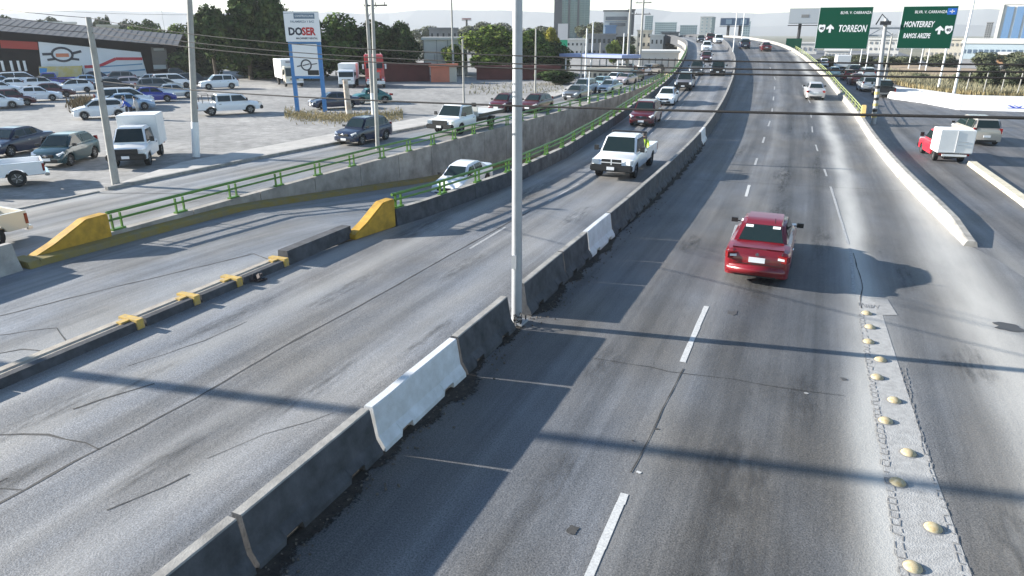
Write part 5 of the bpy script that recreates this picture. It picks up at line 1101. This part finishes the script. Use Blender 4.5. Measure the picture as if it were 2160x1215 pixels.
# ------------------------------------------------------------------ the black shed with white wall
s0=G(78,167); s1=G(311,163); sv=s1-s0; sv.z=0; sL=sv.length; su=sv/sL
if True:
    rz=math.atan2(su.y,su.x); sh=thing('warehouse','long black warehouse with grey corrugated roof and white painted wall panel','warehouse',s0,rz)
    def SPt(px,py): p=PLN(px,py,s0,su.x,su.y); return ((p-s0).dot(su),p.z)
    x0=SPt(-60,100)[0]; x1=SPt(372,120)[0]; dark=mat('black_cladding',(.009,.009,.011),.9,spec=.15); roofm=mat('grey_roof',(.13,.125,.12),.7,var=.2,scale=.3)
    ze_l=SPt(0,66)[1]; ze_r=SPt(300,92)[1]; ez=lambda x: ze_l+(ze_r-ze_l)*(x-SPt(0,66)[0])/(SPt(300,92)[0]-SPt(0,66)[0]); 
    dep=22
    mb=MB(); mb.prism([(x0,0),(x1,0),(x1,ez(x1)),(x0,ez(x0))],'Y',.25,dep); mb.build('wall',dark,sh)
    # corrugated roof, single pitch rising to the back
    rt_=MB(); rise=SPt(100,36)[1]; nrib=60
    xs_=[x0-.5+(x1-x0+1)*i/nrib for i in range(nrib+1)]
    for i in range(nrib):
        xa_,xb_=xs_[i],xs_[i+1]; h=.03 if i%2 else 0
        rt_.add([(xa_,-.7,ez(xa_)+.06+h),(xb_,-.7,ez(xb_)+.06+h),(xb_,9,ez(xb_)+1.75+h),(xa_,9,ez(xa_)+1.75+h),(xb_,dep+.5,ez(xb_)+.3+h),(xa_,dep+.5,ez(xa_)+.3+h)],[(0,1,2,3),(3,2,4,5)])
    rt_.build('roof',roofm,sh)
    mb=MB(); mb.beam((x0-.5,-.72,ez(x0)-.15),(x1+.4,-.72,ez(x1)-.15),.08,.5); mb.build('fascia',dark,sh)
    # white panel polygon
    poly=[SPt(80,88),SPt(296,110),SPt(311,163),SPt(90,166)]; poly=[(p[0],max(.15,p[1])) for p in poly]
    mb=MB(); mb.prism(poly,'Y',.12,.24); wp=mb.build('white_panel',mat('white_panel_paint',(.72,.74,.76),.6,var=.08,scale=.3),sh)
    def line(pp,wd,m,nm,y=.1):
        mb=MB()
        for p,q in zip(pp,pp[1:]): a_=SPt(*p); c_=SPt(*q); mb.beam((a_[0],y,a_[1]),(c_[0],y,c_[1]),.03,wd)
        return mb.build(nm,m,sh)
    redm=mat('red_stripe',(.5,.02,.04),.5); line([(178,141),(208,140),(244,124),(300,124)],.42,redm,'red_stripe'); line([(212,141),(300,135)],.16,mat('blue_stripe',(.1,.25,.4),.5),'blue_stripe'); line([(212,154),(306,147)],.2,MT['blue_stripe'],'blue_stripe')
    zc_=SPt(131,115); em=MB(); 
    for k in range(20):
        a0,a1=2*PI*k/20,2*PI*(k+1)/20; em.beam((zc_[0]+1.35*math.cos(a0),.08,zc_[1]+.95*math.sin(a0)),(zc_[0]+1.35*math.cos(a1),.08,zc_[1]+.95*math.sin(a1)),.04,.3)
    for sx in (-1,1): em.beam((zc_[0]+sx*1.2,.08,zc_[1]+.1),(zc_[0]+sx*2.6,.08,zc_[1]+(.45 if sx>0 else .05)),.04,.35); em.beam((zc_[0]+sx*1.0,.08,zc_[1]-.6),(zc_[0]+sx*2.1,.08,zc_[1]-.75),.04,.32)
    em.build('emblem',ink,sh); em=MB(); em.box((zc_[0],.07,zc_[1]-.1),(1.7,.03,.5)); em.build('emblem_band',mat('orange_ink',(.6,.2,.1),.6),sh)
    line([(0,93),(79,97)],1.1,mat('red_fascia',(.35,.03,.02),.6),'red_fascia',.15)
    for px in (3,22,37,50): a_=SPt(px,128); c_=SPt(px,150); mb=MB(); mb.box((a_[0],.05,(a_[1]+max(0,c_[1]))/2),(.3,.2,a_[1]-c_[1])); mb.build('column',white_m,sh)
    # dark window panel at the right
    pl=[SPt(318,98),SPt(350,94),SPt(354,145),SPt(324,150)]; mb=MB(); mb.prism(pl,'Y',.1,.2); mb.build('shop_window',mat('dark_glass_panel',(.07,.08,.09),.2),sh)
    mb=MB(); a_=SPt(337,141); mb.box((a_[0],.06,a_[1]),(1.8,.05,.6)); mb.box((SPt(335,104)[0],.06,SPt(335,104)[1]),(1.5,.05,.35)); mb.build('window_lettering',mat('pale_print',(.4,.42,.42),.6),sh)
    # banner hanging on a frame in front
    bn=thing('banner','blue and yellow banner stretched on a frame in front of the white wall','banner',s0,rz)
    pl=[SPt(87,140),SPt(178,138),SPt(175,164),SPt(88,164)]; mb=MB(); mb.prism(pl,'Y',-1.2,-1.12); mb.build('cloth',mat('banner_yellow',(.55,.42,.06),.6,scale=.9,col2=(.55,.5,.35)),bn)
    pl=[SPt(88,143),SPt(104,143),SPt(103,158),SPt(90,158)]; mb=MB(); mb.prism(pl,'Y',-1.24,-1.2); mb.build('blue_patch',mat('banner_blue',(.03,.25,.55),.6),bn)
    pl=[SPt(106,150),SPt(128,150),SPt(127,160),SPt(106,160)]; mb=MB(); mb.prism(pl,'Y',-1.24,-1.2); mb.build('grey_patch',MT['pale_print'],bn)
    for px in (88,176): a_=SPt(px,139); mb=MB(); mb.tube([(a_[0],-1.05,0),(a_[0],-1.05,a_[1]+.1)],.06,6); mb.build('frame_post',dark_metal,bn)
# ------------------------------------------------------------------ other buildings
def bldg(name,label,cat,px0,px1,pyt,dist,m,depth=14,pyb=None,roofm=None,win=None,z0=0,stripes=None,roofh=.4):
    a_=D((px0),pyt,dist); c_=D(px1,pyt,dist); ct=(a_+c_)/2; v=(c_-a_); v.z=0; L=v.length; rz=math.atan2(v.y,v.x); h=(a_.z+c_.z)/2
    t=thing(name,label,cat,(ct.x,ct.y,0),rz); mb=MB(); mb.box((0,depth/2,(h+z0)/2),(L,depth,h-z0)); mb.build('wall',m,t)
    mb=MB(); mb.box((0,depth/2,h+roofh/2),(L+.5,depth+.5,roofh)); mb.build('roof',roofm or m,t)
    if win:
        nx,nz,wm,fw_,fh_=win
        g=MB(); g.box((0,0,0),(L/nx*fw_,.16,h/nz*fh_)); me=g.mesh('window',wm)
        for i in range(nx):
            for j in range(nz): 
                z=(j+.5)*h/nz
                if z>z0: ob('window',me,t,(-L/2+(i+.5)*L/nx,-.04,z))
    if stripes:
        for (f0,f1,sm,pr,zA,zB) in stripes:
            mb=MB(); mb.box((-L/2+L*(f0+f1)/2,-pr/2,h*(zA+zB)/2),(L*(f1-f0),pr,h*(zB-zA)-.02)); mb.build('facade_strip',sm,t)
    return t
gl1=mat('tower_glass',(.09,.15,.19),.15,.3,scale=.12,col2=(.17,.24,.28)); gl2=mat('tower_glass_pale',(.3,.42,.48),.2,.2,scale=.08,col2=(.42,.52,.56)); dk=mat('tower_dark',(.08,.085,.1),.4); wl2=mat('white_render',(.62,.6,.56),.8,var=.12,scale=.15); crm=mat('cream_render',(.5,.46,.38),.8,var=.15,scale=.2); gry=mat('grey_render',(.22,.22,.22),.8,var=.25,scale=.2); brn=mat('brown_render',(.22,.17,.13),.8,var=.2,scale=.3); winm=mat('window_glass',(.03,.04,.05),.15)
bluew=mat('blue_glass',(.1,.2,.36),.2)
bldg('office_tower','tall glass office tower with a dark edge, cut off by the top of the photo','tower',1170,1246,-25,330,gl1,20,win=(7,26,mat('tower_pane',(.1,.17,.21),.12,.4),.8,.72),stripes=[(0,.22,dk,.5,0,1),(.39,.45,dk,.5,0,1),(.65,.7,dk,.5,0,1)])
bldg('office_tower','white and blue striped tower at the right edge of the photo','tower',2112,2185,9,420,wl2,22,stripes=[(.0,.1,wl2,.8,0,1),(.2,.42,bluew,.4,.02,.95),(.5,.72,bluew,.4,.02,.95),(.8,1,bluew,.4,.02,.95)],win=(10,18,MT['white_render'],.1,.1))
bldg('office_tower','small hazy tower left of the striped tower at the right edge','tower',2082,2096,48,600,gry,12,win=(3,10,winm,.6,.5))
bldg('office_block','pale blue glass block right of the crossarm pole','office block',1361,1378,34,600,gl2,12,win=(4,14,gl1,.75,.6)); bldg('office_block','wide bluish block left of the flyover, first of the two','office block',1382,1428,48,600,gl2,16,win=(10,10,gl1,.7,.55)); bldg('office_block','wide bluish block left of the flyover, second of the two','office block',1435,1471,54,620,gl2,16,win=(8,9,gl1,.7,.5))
bldg('office_block','bright white block behind the crest of the left carriageway','office block',1478,1507,36,560,wl2,14,stripes=[(.85,1.1,gl1,.5,0,1)],win=(3,8,gl2,.3,.3)); bldg('office_block','pale blue block partly behind the double billboard','office block',1560,1584,46,640,gl2,14,win=(5,8,gl1,.6,.5))
sb_=bldg('signboard_building','white building wall with two dark lines of lettering, left of the tall mast','building',1274,1326,24,240,wl2,12,z0=5.5,stripes=[(.08,.95,gry,.3,.8,.88),(.25,.9,gry,.3,.66,.735),(.06,.95,mat('pale_grey_line',(.35,.36,.38),.7),.2,.75,.775)],roofm=dk)
bldg('billboard_tower','narrow black sign tower right of the tall mast','sign',1327,1339,22,235,dk,3,stripes=[(.2,.8,wl2,.2,.92,.95)],z0=6)
bldg('shop_building','blue fronted shop below the signboard building','shop',1277,1300,56,232,bluew,10,z0=2)
for i,(x0_,x1_,yt,ds,m_,lb,wn) in enumerate([(1240,1300,74,200,gry,'low dark grey building left of the small round tree',(6,2,winm,.5,.35)),(1345,1375,66,210,crm,'cream house with dark openings right of the crossarm pole',(3,3,winm,.4,.4)),(1372,1400,76,200,wl2,'white two-storey house left of the grey overpass',(3,2,winm,.35,.35)),(1396,1432,70,215,gry,'grey building behind the overpass',(5,3,winm,.5,.4)),(1430,1468,78,260,wl2,'white low building just left of the crest',(5,2,winm,.4,.3)),
   (1195,1240,85,220,wl2,'white low building behind the green and white pylon sign',(5,2,winm,.4,.3)),(1350,1432,112,128,wl2,'long bright white wall building under the overpass',(6,1,gry,.12,.5)),(1238,1330,150,108,crm,'low beige shop row beside the jammed frontage road',(8,1,winm,.5,.45)),
   (1740,1790,108,210,wl2,'white low sheds below the TORREON sign',(7,1,gry,.3,.4)),(1832,1900,84,230,wl2,'white building seen between the two green signs',(6,3,gry,.35,.35)),(1790,1870,118,190,gry,'grey low building behind the slip road queue',(8,1,winm,.4,.4)),(1955,2035,84,230,crm,'cream low building right of the MONTERREY sign',(8,2,gry,.35,.3)),(1660,1725,92,260,wl2,'pale roofline right of the flyover crest',(6,1,gry,.3,.3)),
   (105,160,50,190,wl2,'white house with a reddish roof behind the warehouse',(5,2,winm,.35,.35)),(205,250,56,180,crm,'low cream house behind the warehouse, right of the leaning pole',(4,1,winm,.35,.35)),(905,965,62,170,gry,'old grey tower block behind the white warehouse wall',(5,3,winm,.3,.3)),(60,100,48,240,mat('bluish_render',(.35,.42,.48),.8),'bluish house among the distant trees at upper left',(4,2,winm,.35,.35))]):
    bldg('building',lb,'building',x0_,x1_,yt,ds,m_,10,win=wn)
bldg('boundary_building','white concrete warehouse wall left of the light green trees','warehouse wall',892,985,84,118,wl2,10,stripes=[(.0,.015,gry,.1,0,1),(.3,.31,gry,.1,0,1),(.55,.56,gry,.1,0,1),(.8,.81,gry,.1,0,1)],win=(2,1,gry,.02,.2))
bldg('boundary_wall','salmon orange boundary wall below the white warehouse wall','wall',908,963,141,101,mat('salmon_paint',(.6,.2,.12),.8,var=.15,scale=.5),.3,stripes=[(.72,1,crm,.06,0,1)])
bldg('boundary_wall','dark red brick boundary wall in the shade of the trees','wall',800,906,139,103,mat('dark_red_brick',(.12,.035,.03),.9,var=.3,scale=.6),.3); bldg('boundary_wall','dark red wall behind the light green trees, up to the lamp post','wall',1005,1180,144,106,MT['dark_red_brick'],.3)
bldg('long_building','long pale blue grey building with dark lettering at the right edge','building',2030,2175,92,230,mat('pale_blue_cladding',(.36,.43,.47),.7,var=.08,scale=.1),20,roofm=wl2,win=(12,1,mat('dark_letter_blocks',(.08,.12,.18),.6),.55,.24),roofh=1.2)
bldg('brown_building','orange brown wall above the brush at the right edge','building',2105,2175,116,190,mat('brown_brick',(.36,.2,.1),.8,var=.2,scale=.4),12,roofm=wl2)
# white house with dark opening on overpass side
# billboards
def billboard(label,px0,px1,py0,py1,pyb,dist,m,legs=(.3,.7),marks=None):
    a_=D(px0,py0,dist); c_=D(px1,py0,dist); z0_=D((px0+px1)/2,py1,dist).z; ct=(a_+c_)/2; v=c_-a_; v.z=0; L=v.length; rz=math.atan2(v.y,v.x); t=thing('billboard',label,'billboard',(ct.x,ct.y,0),rz)
    mb=MB(); mb.box((0,0,(a_.z+z0_)/2),(L,.5,a_.z-z0_)); mb.build('frame',steel,t); mb=MB(); mb.box((0,-.27,(a_.z+z0_)/2),(L*.96,.05,(a_.z-z0_)*.92)); mb.build('poster',m,t); mb=MB(); mb.box((0,-.4,z0_-.3),(L*1.02,1.,.15)); mb.build('walkway',dark_metal,t)
    for f in legs: mb=MB(); mb.tube([(-L/2+L*f,.4,0),(-L/2+L*f,.4,z0_)],.45 if dist>150 else .3,8); mb.build('leg',dark_metal,t)
    if marks:
        for f,zf_,w_,h_,mm in marks: mb=MB(); mb.box((-L/2+L*f,-.31,z0_+(a_.z-z0_)*zf_),(L*w_,.03,(a_.z-z0_)*h_)); mb.build('poster_mark',mm,t)
    return t
billboard('wide dark blue double billboard above the crest of the flyover',1520,1582,38,54,80,250,mat('dark_poster',(.05,.09,.16),.5,scale=.2,col2=(.12,.18,.26)),(.3,.7),[(.3,.5,.2,.6,mat('poster_mist',(.25,.33,.4),.6)),(.8,.5,.2,.6,MT['poster_mist'])])
billboard('grey blank billboard left of the TORREON sign',1667,1731,18,50,90,150,mat('grey_poster',(.4,.43,.46),.6),(.4,),[(.53,.5,.25,.2,gry)])
billboard('small far billboard on a thin mast above the light green trees',974,994,38,42,60,330,wl2,(.5,),[(.5,.5,.9,.4,redink)])
# pylon sign (white upper part, green lower part)
pa_=D(1186,120,150); t=thing('pylon_sign','tall pylon sign, white above and green below, at the edge of the dark trees','sign',(pa_.x,pa_.y,0),math.atan2(pa_.y,pa_.x)-PI/2)
w1=D(1198,60,150)-D(1177,60,150); zA=D(1186,50,150).z; zB=D(1186,84,150).z; zC=D(1186,108,150).z
mb=MB(); mb.box((0,0,(zA+zB)/2),(w1.length,.8,zA-zB)); mb.build('white_panel',mat('pylon_white',(.72,.66,.64),.6),t); mb=MB(); mb.box((.25,.1,(zB+zC)/2),(w1.length*.75,.7,zB-zC)); mb.build('green_panel',mat('pylon_green',(.02,.4,.2),.5),t); mb=MB(); mb.tube([(0,.1,0),(0,.1,zC+.1)],.3,8); mb.build('post',steel,t)
# small green board beyond the right rail
pb_=D(1674,92,150); t=thing('road_sign','small green board above the right flyover rail, near the crest','road sign',(pb_.x,pb_.y,0),math.atan2(pb_.y,pb_.x)-PI/2)
w1=D(1692,92,150)-D(1659,92,150); zA=D(1674,81,150).z; zB=D(1674,101,150).z; mb=MB(); mb.box((0,0,(zA+zB)/2),(w1.length,.12,zA-zB)); mb.build('panel',sign_green,t); mb=MB(); mb.tube([(0,.15,0),(0,.15,zA)],.12,8); mb.build('post',steel,t)
# canopy by the frontage road
c0=G(1262,163); t=thing('canopy','blue flat canopy on thin columns beside the far frontage road','canopy',c0,R(70)); mb=MB(); mb.box((0,0,3.2),(5,12,.5)); mb.build('canopy_roof',mat('canopy_blue',(.25,.3,.5),.5),t)
for sx in(-2,2):
    for sy in (-5,0,5): mb=MB(); mb.tube([(sx,sy,0),(sx,sy,3)],.12,6); mb.build('column',white_m,t)
# grey block, lower left corner
mb=MB(); mb.prism([(-.3,0),(.3,0),(.18,.35),(.1,.8),(-.1,.8),(-.18,.35)],'Y',-1.2,1.2); o=mb.build('concrete_block',concrete); o.location=(-20.75,10.3,.0); o.rotation_euler=(0,0,.06); tag(o,'grey concrete block cut off by the left edge, in front of the big yellow nose','concrete barrier')
# crumpled scrap at the kerb blocks
mb=MB(); rg=random.Random(8); c_=G(543,592)
for k in range(14): mb.box((rg.uniform(-.25,.25),rg.uniform(-.2,.2),rg.uniform(.03,.15)),(rg.uniform(.08,.22),rg.uniform(.06,.2),.05),rz=rg.random()*3,rx=rg.uniform(-.6,.6),ry=rg.uniform(-.6,.6))
o=mb.build('crumpled_scrap',mat('brown_scrap',(.07,.05,.045),.8,var=.4,scale=20)); o.location=(c_.x,c_.y,.01); tag(o,'dark crumpled scrap lying against the yellow end of a kerb block','debris')
# cone-like shape on the slip road
# ------------------------------------------------------------------ vegetation
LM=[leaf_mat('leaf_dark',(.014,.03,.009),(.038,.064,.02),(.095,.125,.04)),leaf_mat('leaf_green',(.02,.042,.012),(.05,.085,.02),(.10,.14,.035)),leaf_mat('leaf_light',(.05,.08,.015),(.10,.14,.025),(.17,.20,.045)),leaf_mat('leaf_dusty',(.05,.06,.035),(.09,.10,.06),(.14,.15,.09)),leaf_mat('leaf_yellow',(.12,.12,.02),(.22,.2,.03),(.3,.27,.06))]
TP={}
def tree_proto(shape,seed,nleaf=9500,ls=.027):
    """unit tree: height 1, crown radius .5"""
    k=(shape,seed)
    if k in TP: return TP[k]
    rg=random.Random(seed); lobes=[]
    if shape=='tall': 
        for i in range(16): z=rg.uniform(.25,.92); r=.30*(1-abs(z-.5)*1.0); a=rg.random()*6.28; d=rg.uniform(0,.2)*(1.15-z); lobes.append((math.cos(a)*d,math.sin(a)*d,z,r*rg.uniform(.5,.9)))
    elif shape=='column':
        for i in range(9): z=.15+i*.095; lobes.append((rg.uniform(-.04,.04),rg.uniform(-.04,.04),z,.16*(1.15-z)))
    elif shape=='bush':
        for i in range(16): a=rg.random()*6.28; d=rg.uniform(.05,.36); lobes.append((math.cos(a)*d,math.sin(a)*d,rg.uniform(.14,.72)-(d*.4),rg.uniform(.14,.26)))
    else:
        for i in range(18): a=rg.random()*6.28; d=rg.uniform(.0,.33); lobes.append((math.cos(a)*d,math.sin(a)*d,rg.uniform(.38,.86)-d*.25,rg.uniform(.12,.24)))
    tot=sum(l_[3]**2 for l_ in lobes); V=[];Fc=[]
    for (x,y,z,r) in lobes:
        for j in range(int(nleaf*r*r/tot)):
            v=Vector((rg.gauss(0,1),rg.gauss(0,1),rg.gauss(0,1))).normalized(); q=v*r*(.55+.5*rg.random()**.6); 
            q=Vector((x,y,z))+Vector((q.x,q.y,q.z*.85)); nn=noise.noise(q*9+Vector((seed,0,0)))
            if nn<-.22: continue
            if q.z<.04: continue
            s=ls*rg.uniform(.6,1.5); n_=(v+Vector((rg.uniform(-1,1),rg.uniform(-1,1),rg.uniform(-.6,1)))*.9).normalized(); a_=n_.orthogonal().normalized(); b2=n_.cross(a_); an=rg.random()*6.28; e1=(a_*math.cos(an)+b2*math.sin(an))*s; e2=(b2*math.cos(an)-a_*math.sin(an))*s*.6
            o=len(V); V+=[q-e1,q+e2*.9,q+e1*1.1,q-e2]; Fc.append((o,o+1,o+2,o+3))
    cm=bpy.data.meshes.new('crown'); cm.from_pydata([tuple(v) for v in V],[],Fc); cm.materials.append(LM[0])
    tb=MB(); h0=.45
    tb.tube([(0,0,0),(.01,.005,h0*.5),(0,.01,h0),(.01,0,.75)],[.028,.022,.016,.005],8)
    for (x,y,z,r) in lobes[:9]: 
        st=max(.12,z*.45); tb.tube([(0,0,st),(x*.5,y*.5,(st+z)/2+.02),(x*.95,y*.95,z)],[.012,.009,.003],5)
    tm=tb.mesh('trunk',bark,50); TP[k]=(cm,tm); return TP[k]
def tree(label,px,pyb,pyt,wpx,shape,seed,lm,dist=None,group='trees behind the lot',name='tree',z0=0):
    base=G(px,pyb) if dist is None else Vector((*D(px,100,dist)[:2],0)); dd=math.hypot(base.x,base.y); base.z=z0; h=D(px,pyt,dd).z-z0
    wd=(D(px+wpx/2,pyt,dd)-D(px-wpx/2,pyt,dd)).length
    cm,tm=tree_proto(shape,seed); t=thing(name,label,'tree',base,seed*1.3,group); t.scale=(wd,wd,h)
    c=ob('crown',cm,t); c.material_slots[0].link='OBJECT'; c.material_slots[0].material=LM[lm]; ob('trunk',tm,t); return t
T=[('tallest dark tree mass left of the DOSER sign, upper peak',530,168,-30,190,'tall',1,0),('dark tree left of the tallest one, behind the white off-roader',458,170,6,150,'round',2,0),('dark bushy tree between the tallest tree and the DOSER sign',585,168,-14,150,'round',3,0),('dark dense tree right behind the DOSER sign legs',645,168,34,150,'bush',4,0),
 ('large green tree right of the DOSER sign',718,166,30,160,'round',5,1),('dark green tree behind the crossarm pole',790,164,36,150,'round',6,0),('rounded dark tree at the right end of the dark row',850,164,42,100,'round',2,0),('low dark bushes filling the foot of the dark tree row, left half',560,162,70,230,'bush',7,0),('low dark bushes filling the foot of the dark tree row, right half',780,160,70,260,'bush',4,0),
 ('low dark bush right of the black shed',425,160,62,150,'bush',7,0),('light green tree left of the slim pale lamp post',958,160,92,60,'round',3,2),('large light green tree between the slim lamp post and the big lamp post',1035,160,55,160,'round',5,2),('second light green tree touching the big lamp post',1085,160,60,120,'round',6,2),('light crown just right of the big lamp post',1125,160,60,120,'round',2,1),
 ('dark wide tree left of the pylon sign',1160,158,70,110,'bush',4,0),('dark tree mass right of the big lamp post, lower part',1130,156,98,130,'bush',7,0),('yellow green tree left of the glass tower',1160,150,56,50,'round',3,4),('slender dark cypress between the DOSER sign and the green tree',684,160,36,26,'column',8,0),('light green shrub tree behind the black shed, left one',300,140,48,110,'round',6,2),('light green shrub tree behind the black shed, right one',385,150,52,110,'round',5,2),
 ('brush filling in front of the dark wall by the frontage road',1170,176,140,110,'bush',4,0)]
for lb,px,pyb,pyt,wp,shp,sd_,lm_ in T: tree(lb,px,pyb,pyt,wp,shp,sd_,lm_)
tree('small round tree with a light side, beside the far blue canopy',1295,0,86,44,'round',5,2,dist=150,group=None); tree('small dark tree right of the light round one, behind thin poles',1322,0,88,48,'round',6,0,dist=155,group=None)
tree('dark round crown rising behind the warehouse roof near the leaning pole',236,0,30,26,'round',2,0,dist=200,group='distant trees'); 
rg=random.Random(21)
lab=['left edge of the distant tree line','above the warehouse roof, far left','above the warehouse emblem','above the white wall panel','right of the leaning pole','above the warehouse corner','between the leaning pole and the thick pole','left of the thick pole','behind the thick pole']
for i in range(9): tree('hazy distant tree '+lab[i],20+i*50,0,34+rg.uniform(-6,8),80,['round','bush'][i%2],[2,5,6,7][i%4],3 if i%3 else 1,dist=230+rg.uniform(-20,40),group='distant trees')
lab=['just right of the thick pole','left of the grey tower block','behind the grey tower block','right of the tall grey pole','above the light green trees, left','above the light green trees, right','left of the glass tower','right of the glass tower','behind the signboard building']
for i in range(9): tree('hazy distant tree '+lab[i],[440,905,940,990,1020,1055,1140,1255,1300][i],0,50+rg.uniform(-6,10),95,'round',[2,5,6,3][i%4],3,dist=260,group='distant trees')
lab=['far right, beside the long building','behind the brown building','below the MONTERREY sign, left','below the MONTERREY sign, right','below the TORREON sign, left','below the TORREON sign, right','between the gantry post and the right sign']
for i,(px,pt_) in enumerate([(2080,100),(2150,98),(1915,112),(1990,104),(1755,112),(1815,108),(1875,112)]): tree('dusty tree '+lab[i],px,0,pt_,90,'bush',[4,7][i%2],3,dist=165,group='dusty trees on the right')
for i,(px,py,pt_,wp,lb) in enumerate([(2070,196,122,90,'brushy grey green shrub mass above the white wall, left'),(2125,198,128,90,'brushy grey green shrub mass above the white wall, middle'),(2175,200,124,90,'brushy grey green shrub mass above the white wall, right edge'),(2030,190,140,60,'low shrub left of the grey green mass'),(1935,178,150,60,'low dry shrub below the MONTERREY sign')]):
    tree(lb,px,py-6,pt_,wp,'bush',[4,7][i%2],3,group='shrubs on the dry slope',name='shrub')
# dry grass slope (stuff) on the right and tufts around the sign
def tufts(name,label,region,n_,hmin,hmax,cols,seed,cat='grass',zfun=lambda x,y:0.):
    rg=random.Random(seed); V=[];Fc=[]; 
    for i in range(n_):
        x,y=region(rg); z=zfun(x,y); 
        for j in range(3):
            h=rg.uniform(hmin,hmax); a=rg.random()*6.28; l_=rg.uniform(.0,.6)*h; wd=h*.09+.012; dx_,dy_=math.cos(a),math.sin(a); o=len(V)
            V+=[(x-dy_*wd,y+dx_*wd,z),(x+dy_*wd,y-dx_*wd,z),(x+dx_*l_,y+dy_*l_,z+h)]; Fc.append((o,o+1,o+2))
    me=bpy.data.meshes.new(name); me.from_pydata(V,[],Fc); me.materials.append(cols); o=ob(name,me); tag(o,label,cat,kind='stuff'); return o
straw=mat('straw',(.42,.32,.16),.9,scale=1.2,col2=(.22,.2,.1)); straw2=mat('dusty_grass',(.3,.27,.17),.9,scale=.7,col2=(.1,.1,.06))
a_=G(650,248); 
def reg_sign(rg):
    t=rg.random(); p=G(600+250*t,241+rg.gauss(0,5.5)+8*math.sin(t*3)); return p.x,p.y
tufts('dry_grass','straw coloured dry grass heaped around the feet of the tall sign',reg_sign,2600,.06,.26,straw,1)
def reg_brush(rg): p=G(190+rg.gauss(0,16),226+rg.gauss(0,5)); return p.x,p.y
tufts('brush_heap','heap of dry brown brush among the parked cars by the leaning pole',reg_brush,1100,.15,.9,mat('brown_brush',(.22,.14,.07),.9,scale=2,col2=(.08,.08,.04)),2,'brush')
soil=MB(); rs_=[G(1871,174),G(1964,197),G(2046,205),G(2160,211),G(2400,220)]; far_=[Vector((p.x,p.y,0))*1.0+Vector((p.x,p.y,0)).normalized()*60 for p in rs_]
for i in range(4): soil.add([(rs_[i].x,rs_[i].y,.02),(rs_[i+1].x,rs_[i+1].y,.02),(far_[i+1].x,far_[i+1].y,.6),(far_[i].x,far_[i].y,.6)],[(0,1,2,3)])
soil.build('dry_slope',mat('dry_soil',(.36,.25,.15),.95,scale=.25,col2=(.2,.16,.11),bump=.4,bscale=4))['kind']='structure'
def reg_slope(rg):
    t=rg.random()*3.99; i=int(t); f=t-i; s=rg.random()**1.5; p=rs_[i].lerp(rs_[i+1],f).lerp(far_[i].lerp(far_[i+1],f),s*.5+.01); return p.x,p.y
tufts('dry_grass','tall dry grass covering the slope behind the white wall on the right',reg_slope,5000,.3,1.1,straw2,3); tufts('dry_grass','golden straw patches at the foot of the right slope',lambda rg:(lambda p:(p[0],p[1]))((lambda t,i,s:tuple(rs_[i].lerp(rs_[i+1],t-i).lerp(far_[i].lerp(far_[i+1],t-i),s)[:2]))(*(lambda t:(t,int(t),abs(rg.gauss(0,.06))))(rg.random()*3.99))),3000,.3,.8,straw,5)
def reg_lot(rg): p=G(rg.uniform(990,1190),rg.uniform(176,200)); return p.x,p.y
tufts('weeds','sparse dry weeds on the bare ground near the big lamp post',reg_lot,500,.1,.35,straw2,6)
# fence posts on the slope
for i,(px,py,lb) in enumerate([(2035,203,'first fence post from the left on the right slope'),(2072,205,'second fence post from the left on the right slope'),(2108,207,'third fence post from the left on the right slope'),(2143,209,'fence post nearest to the right edge on the slope')]):
    b0=G(px,py); mb=MB(); mb.tube([(0,0,0),(.05,0,2.6)],[.06,.05],6); o=mb.build('fence_post',pole_conc); o.location=b0; tag(o,lb,'fence post','fence posts on the right slope')
# ------------------------------------------------------------------ far hills, haze
def hills(name,pxs,dist,m):
    mb=MB(); top=[D(px,py,dist) for px,py in pxs]
    for a_,c_ in zip(top,top[1:]):
        f1=1-200/dist; mb.add([(a_.x*f1,a_.y*f1,-1),(c_.x*f1,c_.y*f1,-1),(c_.x,c_.y,c_.z),(a_.x,a_.y,a_.z)],[(0,1,2,3)])
    o=mb.build(name,m); o['kind']='structure'
hm=mat('hill',(.2,.21,.21),.95)  # paler than the bare hills: distance haze put into the colour
def prof(y0,amp,sd,a=-1400,b_=3600,st=60): return [(px,y0-amp*(.5+.5*noise.noise(Vector((px*.0035,sd,0))))-amp*.25*noise.noise(Vector((px*.015,sd,1)))) for px in range(a,b_,st)]
hills('hills',[(p[0],p[1]) for p in prof(38,26,3.3)],3300,hm); hills('hills',prof(62,16,8.1),2300,hm)
hz=bpy.data.materials.new('haze'); hz.use_nodes=True; nn=hz.node_tree.nodes; nn.clear(); out=nn.new('ShaderNodeOutputMaterial'); pv=nn.new('ShaderNodeVolumePrincipled'); pv.inputs['Color'].default_value=(.93,.96,1,1); pv.inputs['Density'].default_value=.0002; pv.inputs['Anisotropy'].default_value=.2; hz.node_tree.links.new(pv.outputs[0],out.inputs['Volume'])
mb=MB(); mb.box((0,1650,94),(8600,4100,190)); o=mb.build('haze',hz); o['kind']='stuff'; tag(o,'thin pale haze over the whole place','haze')
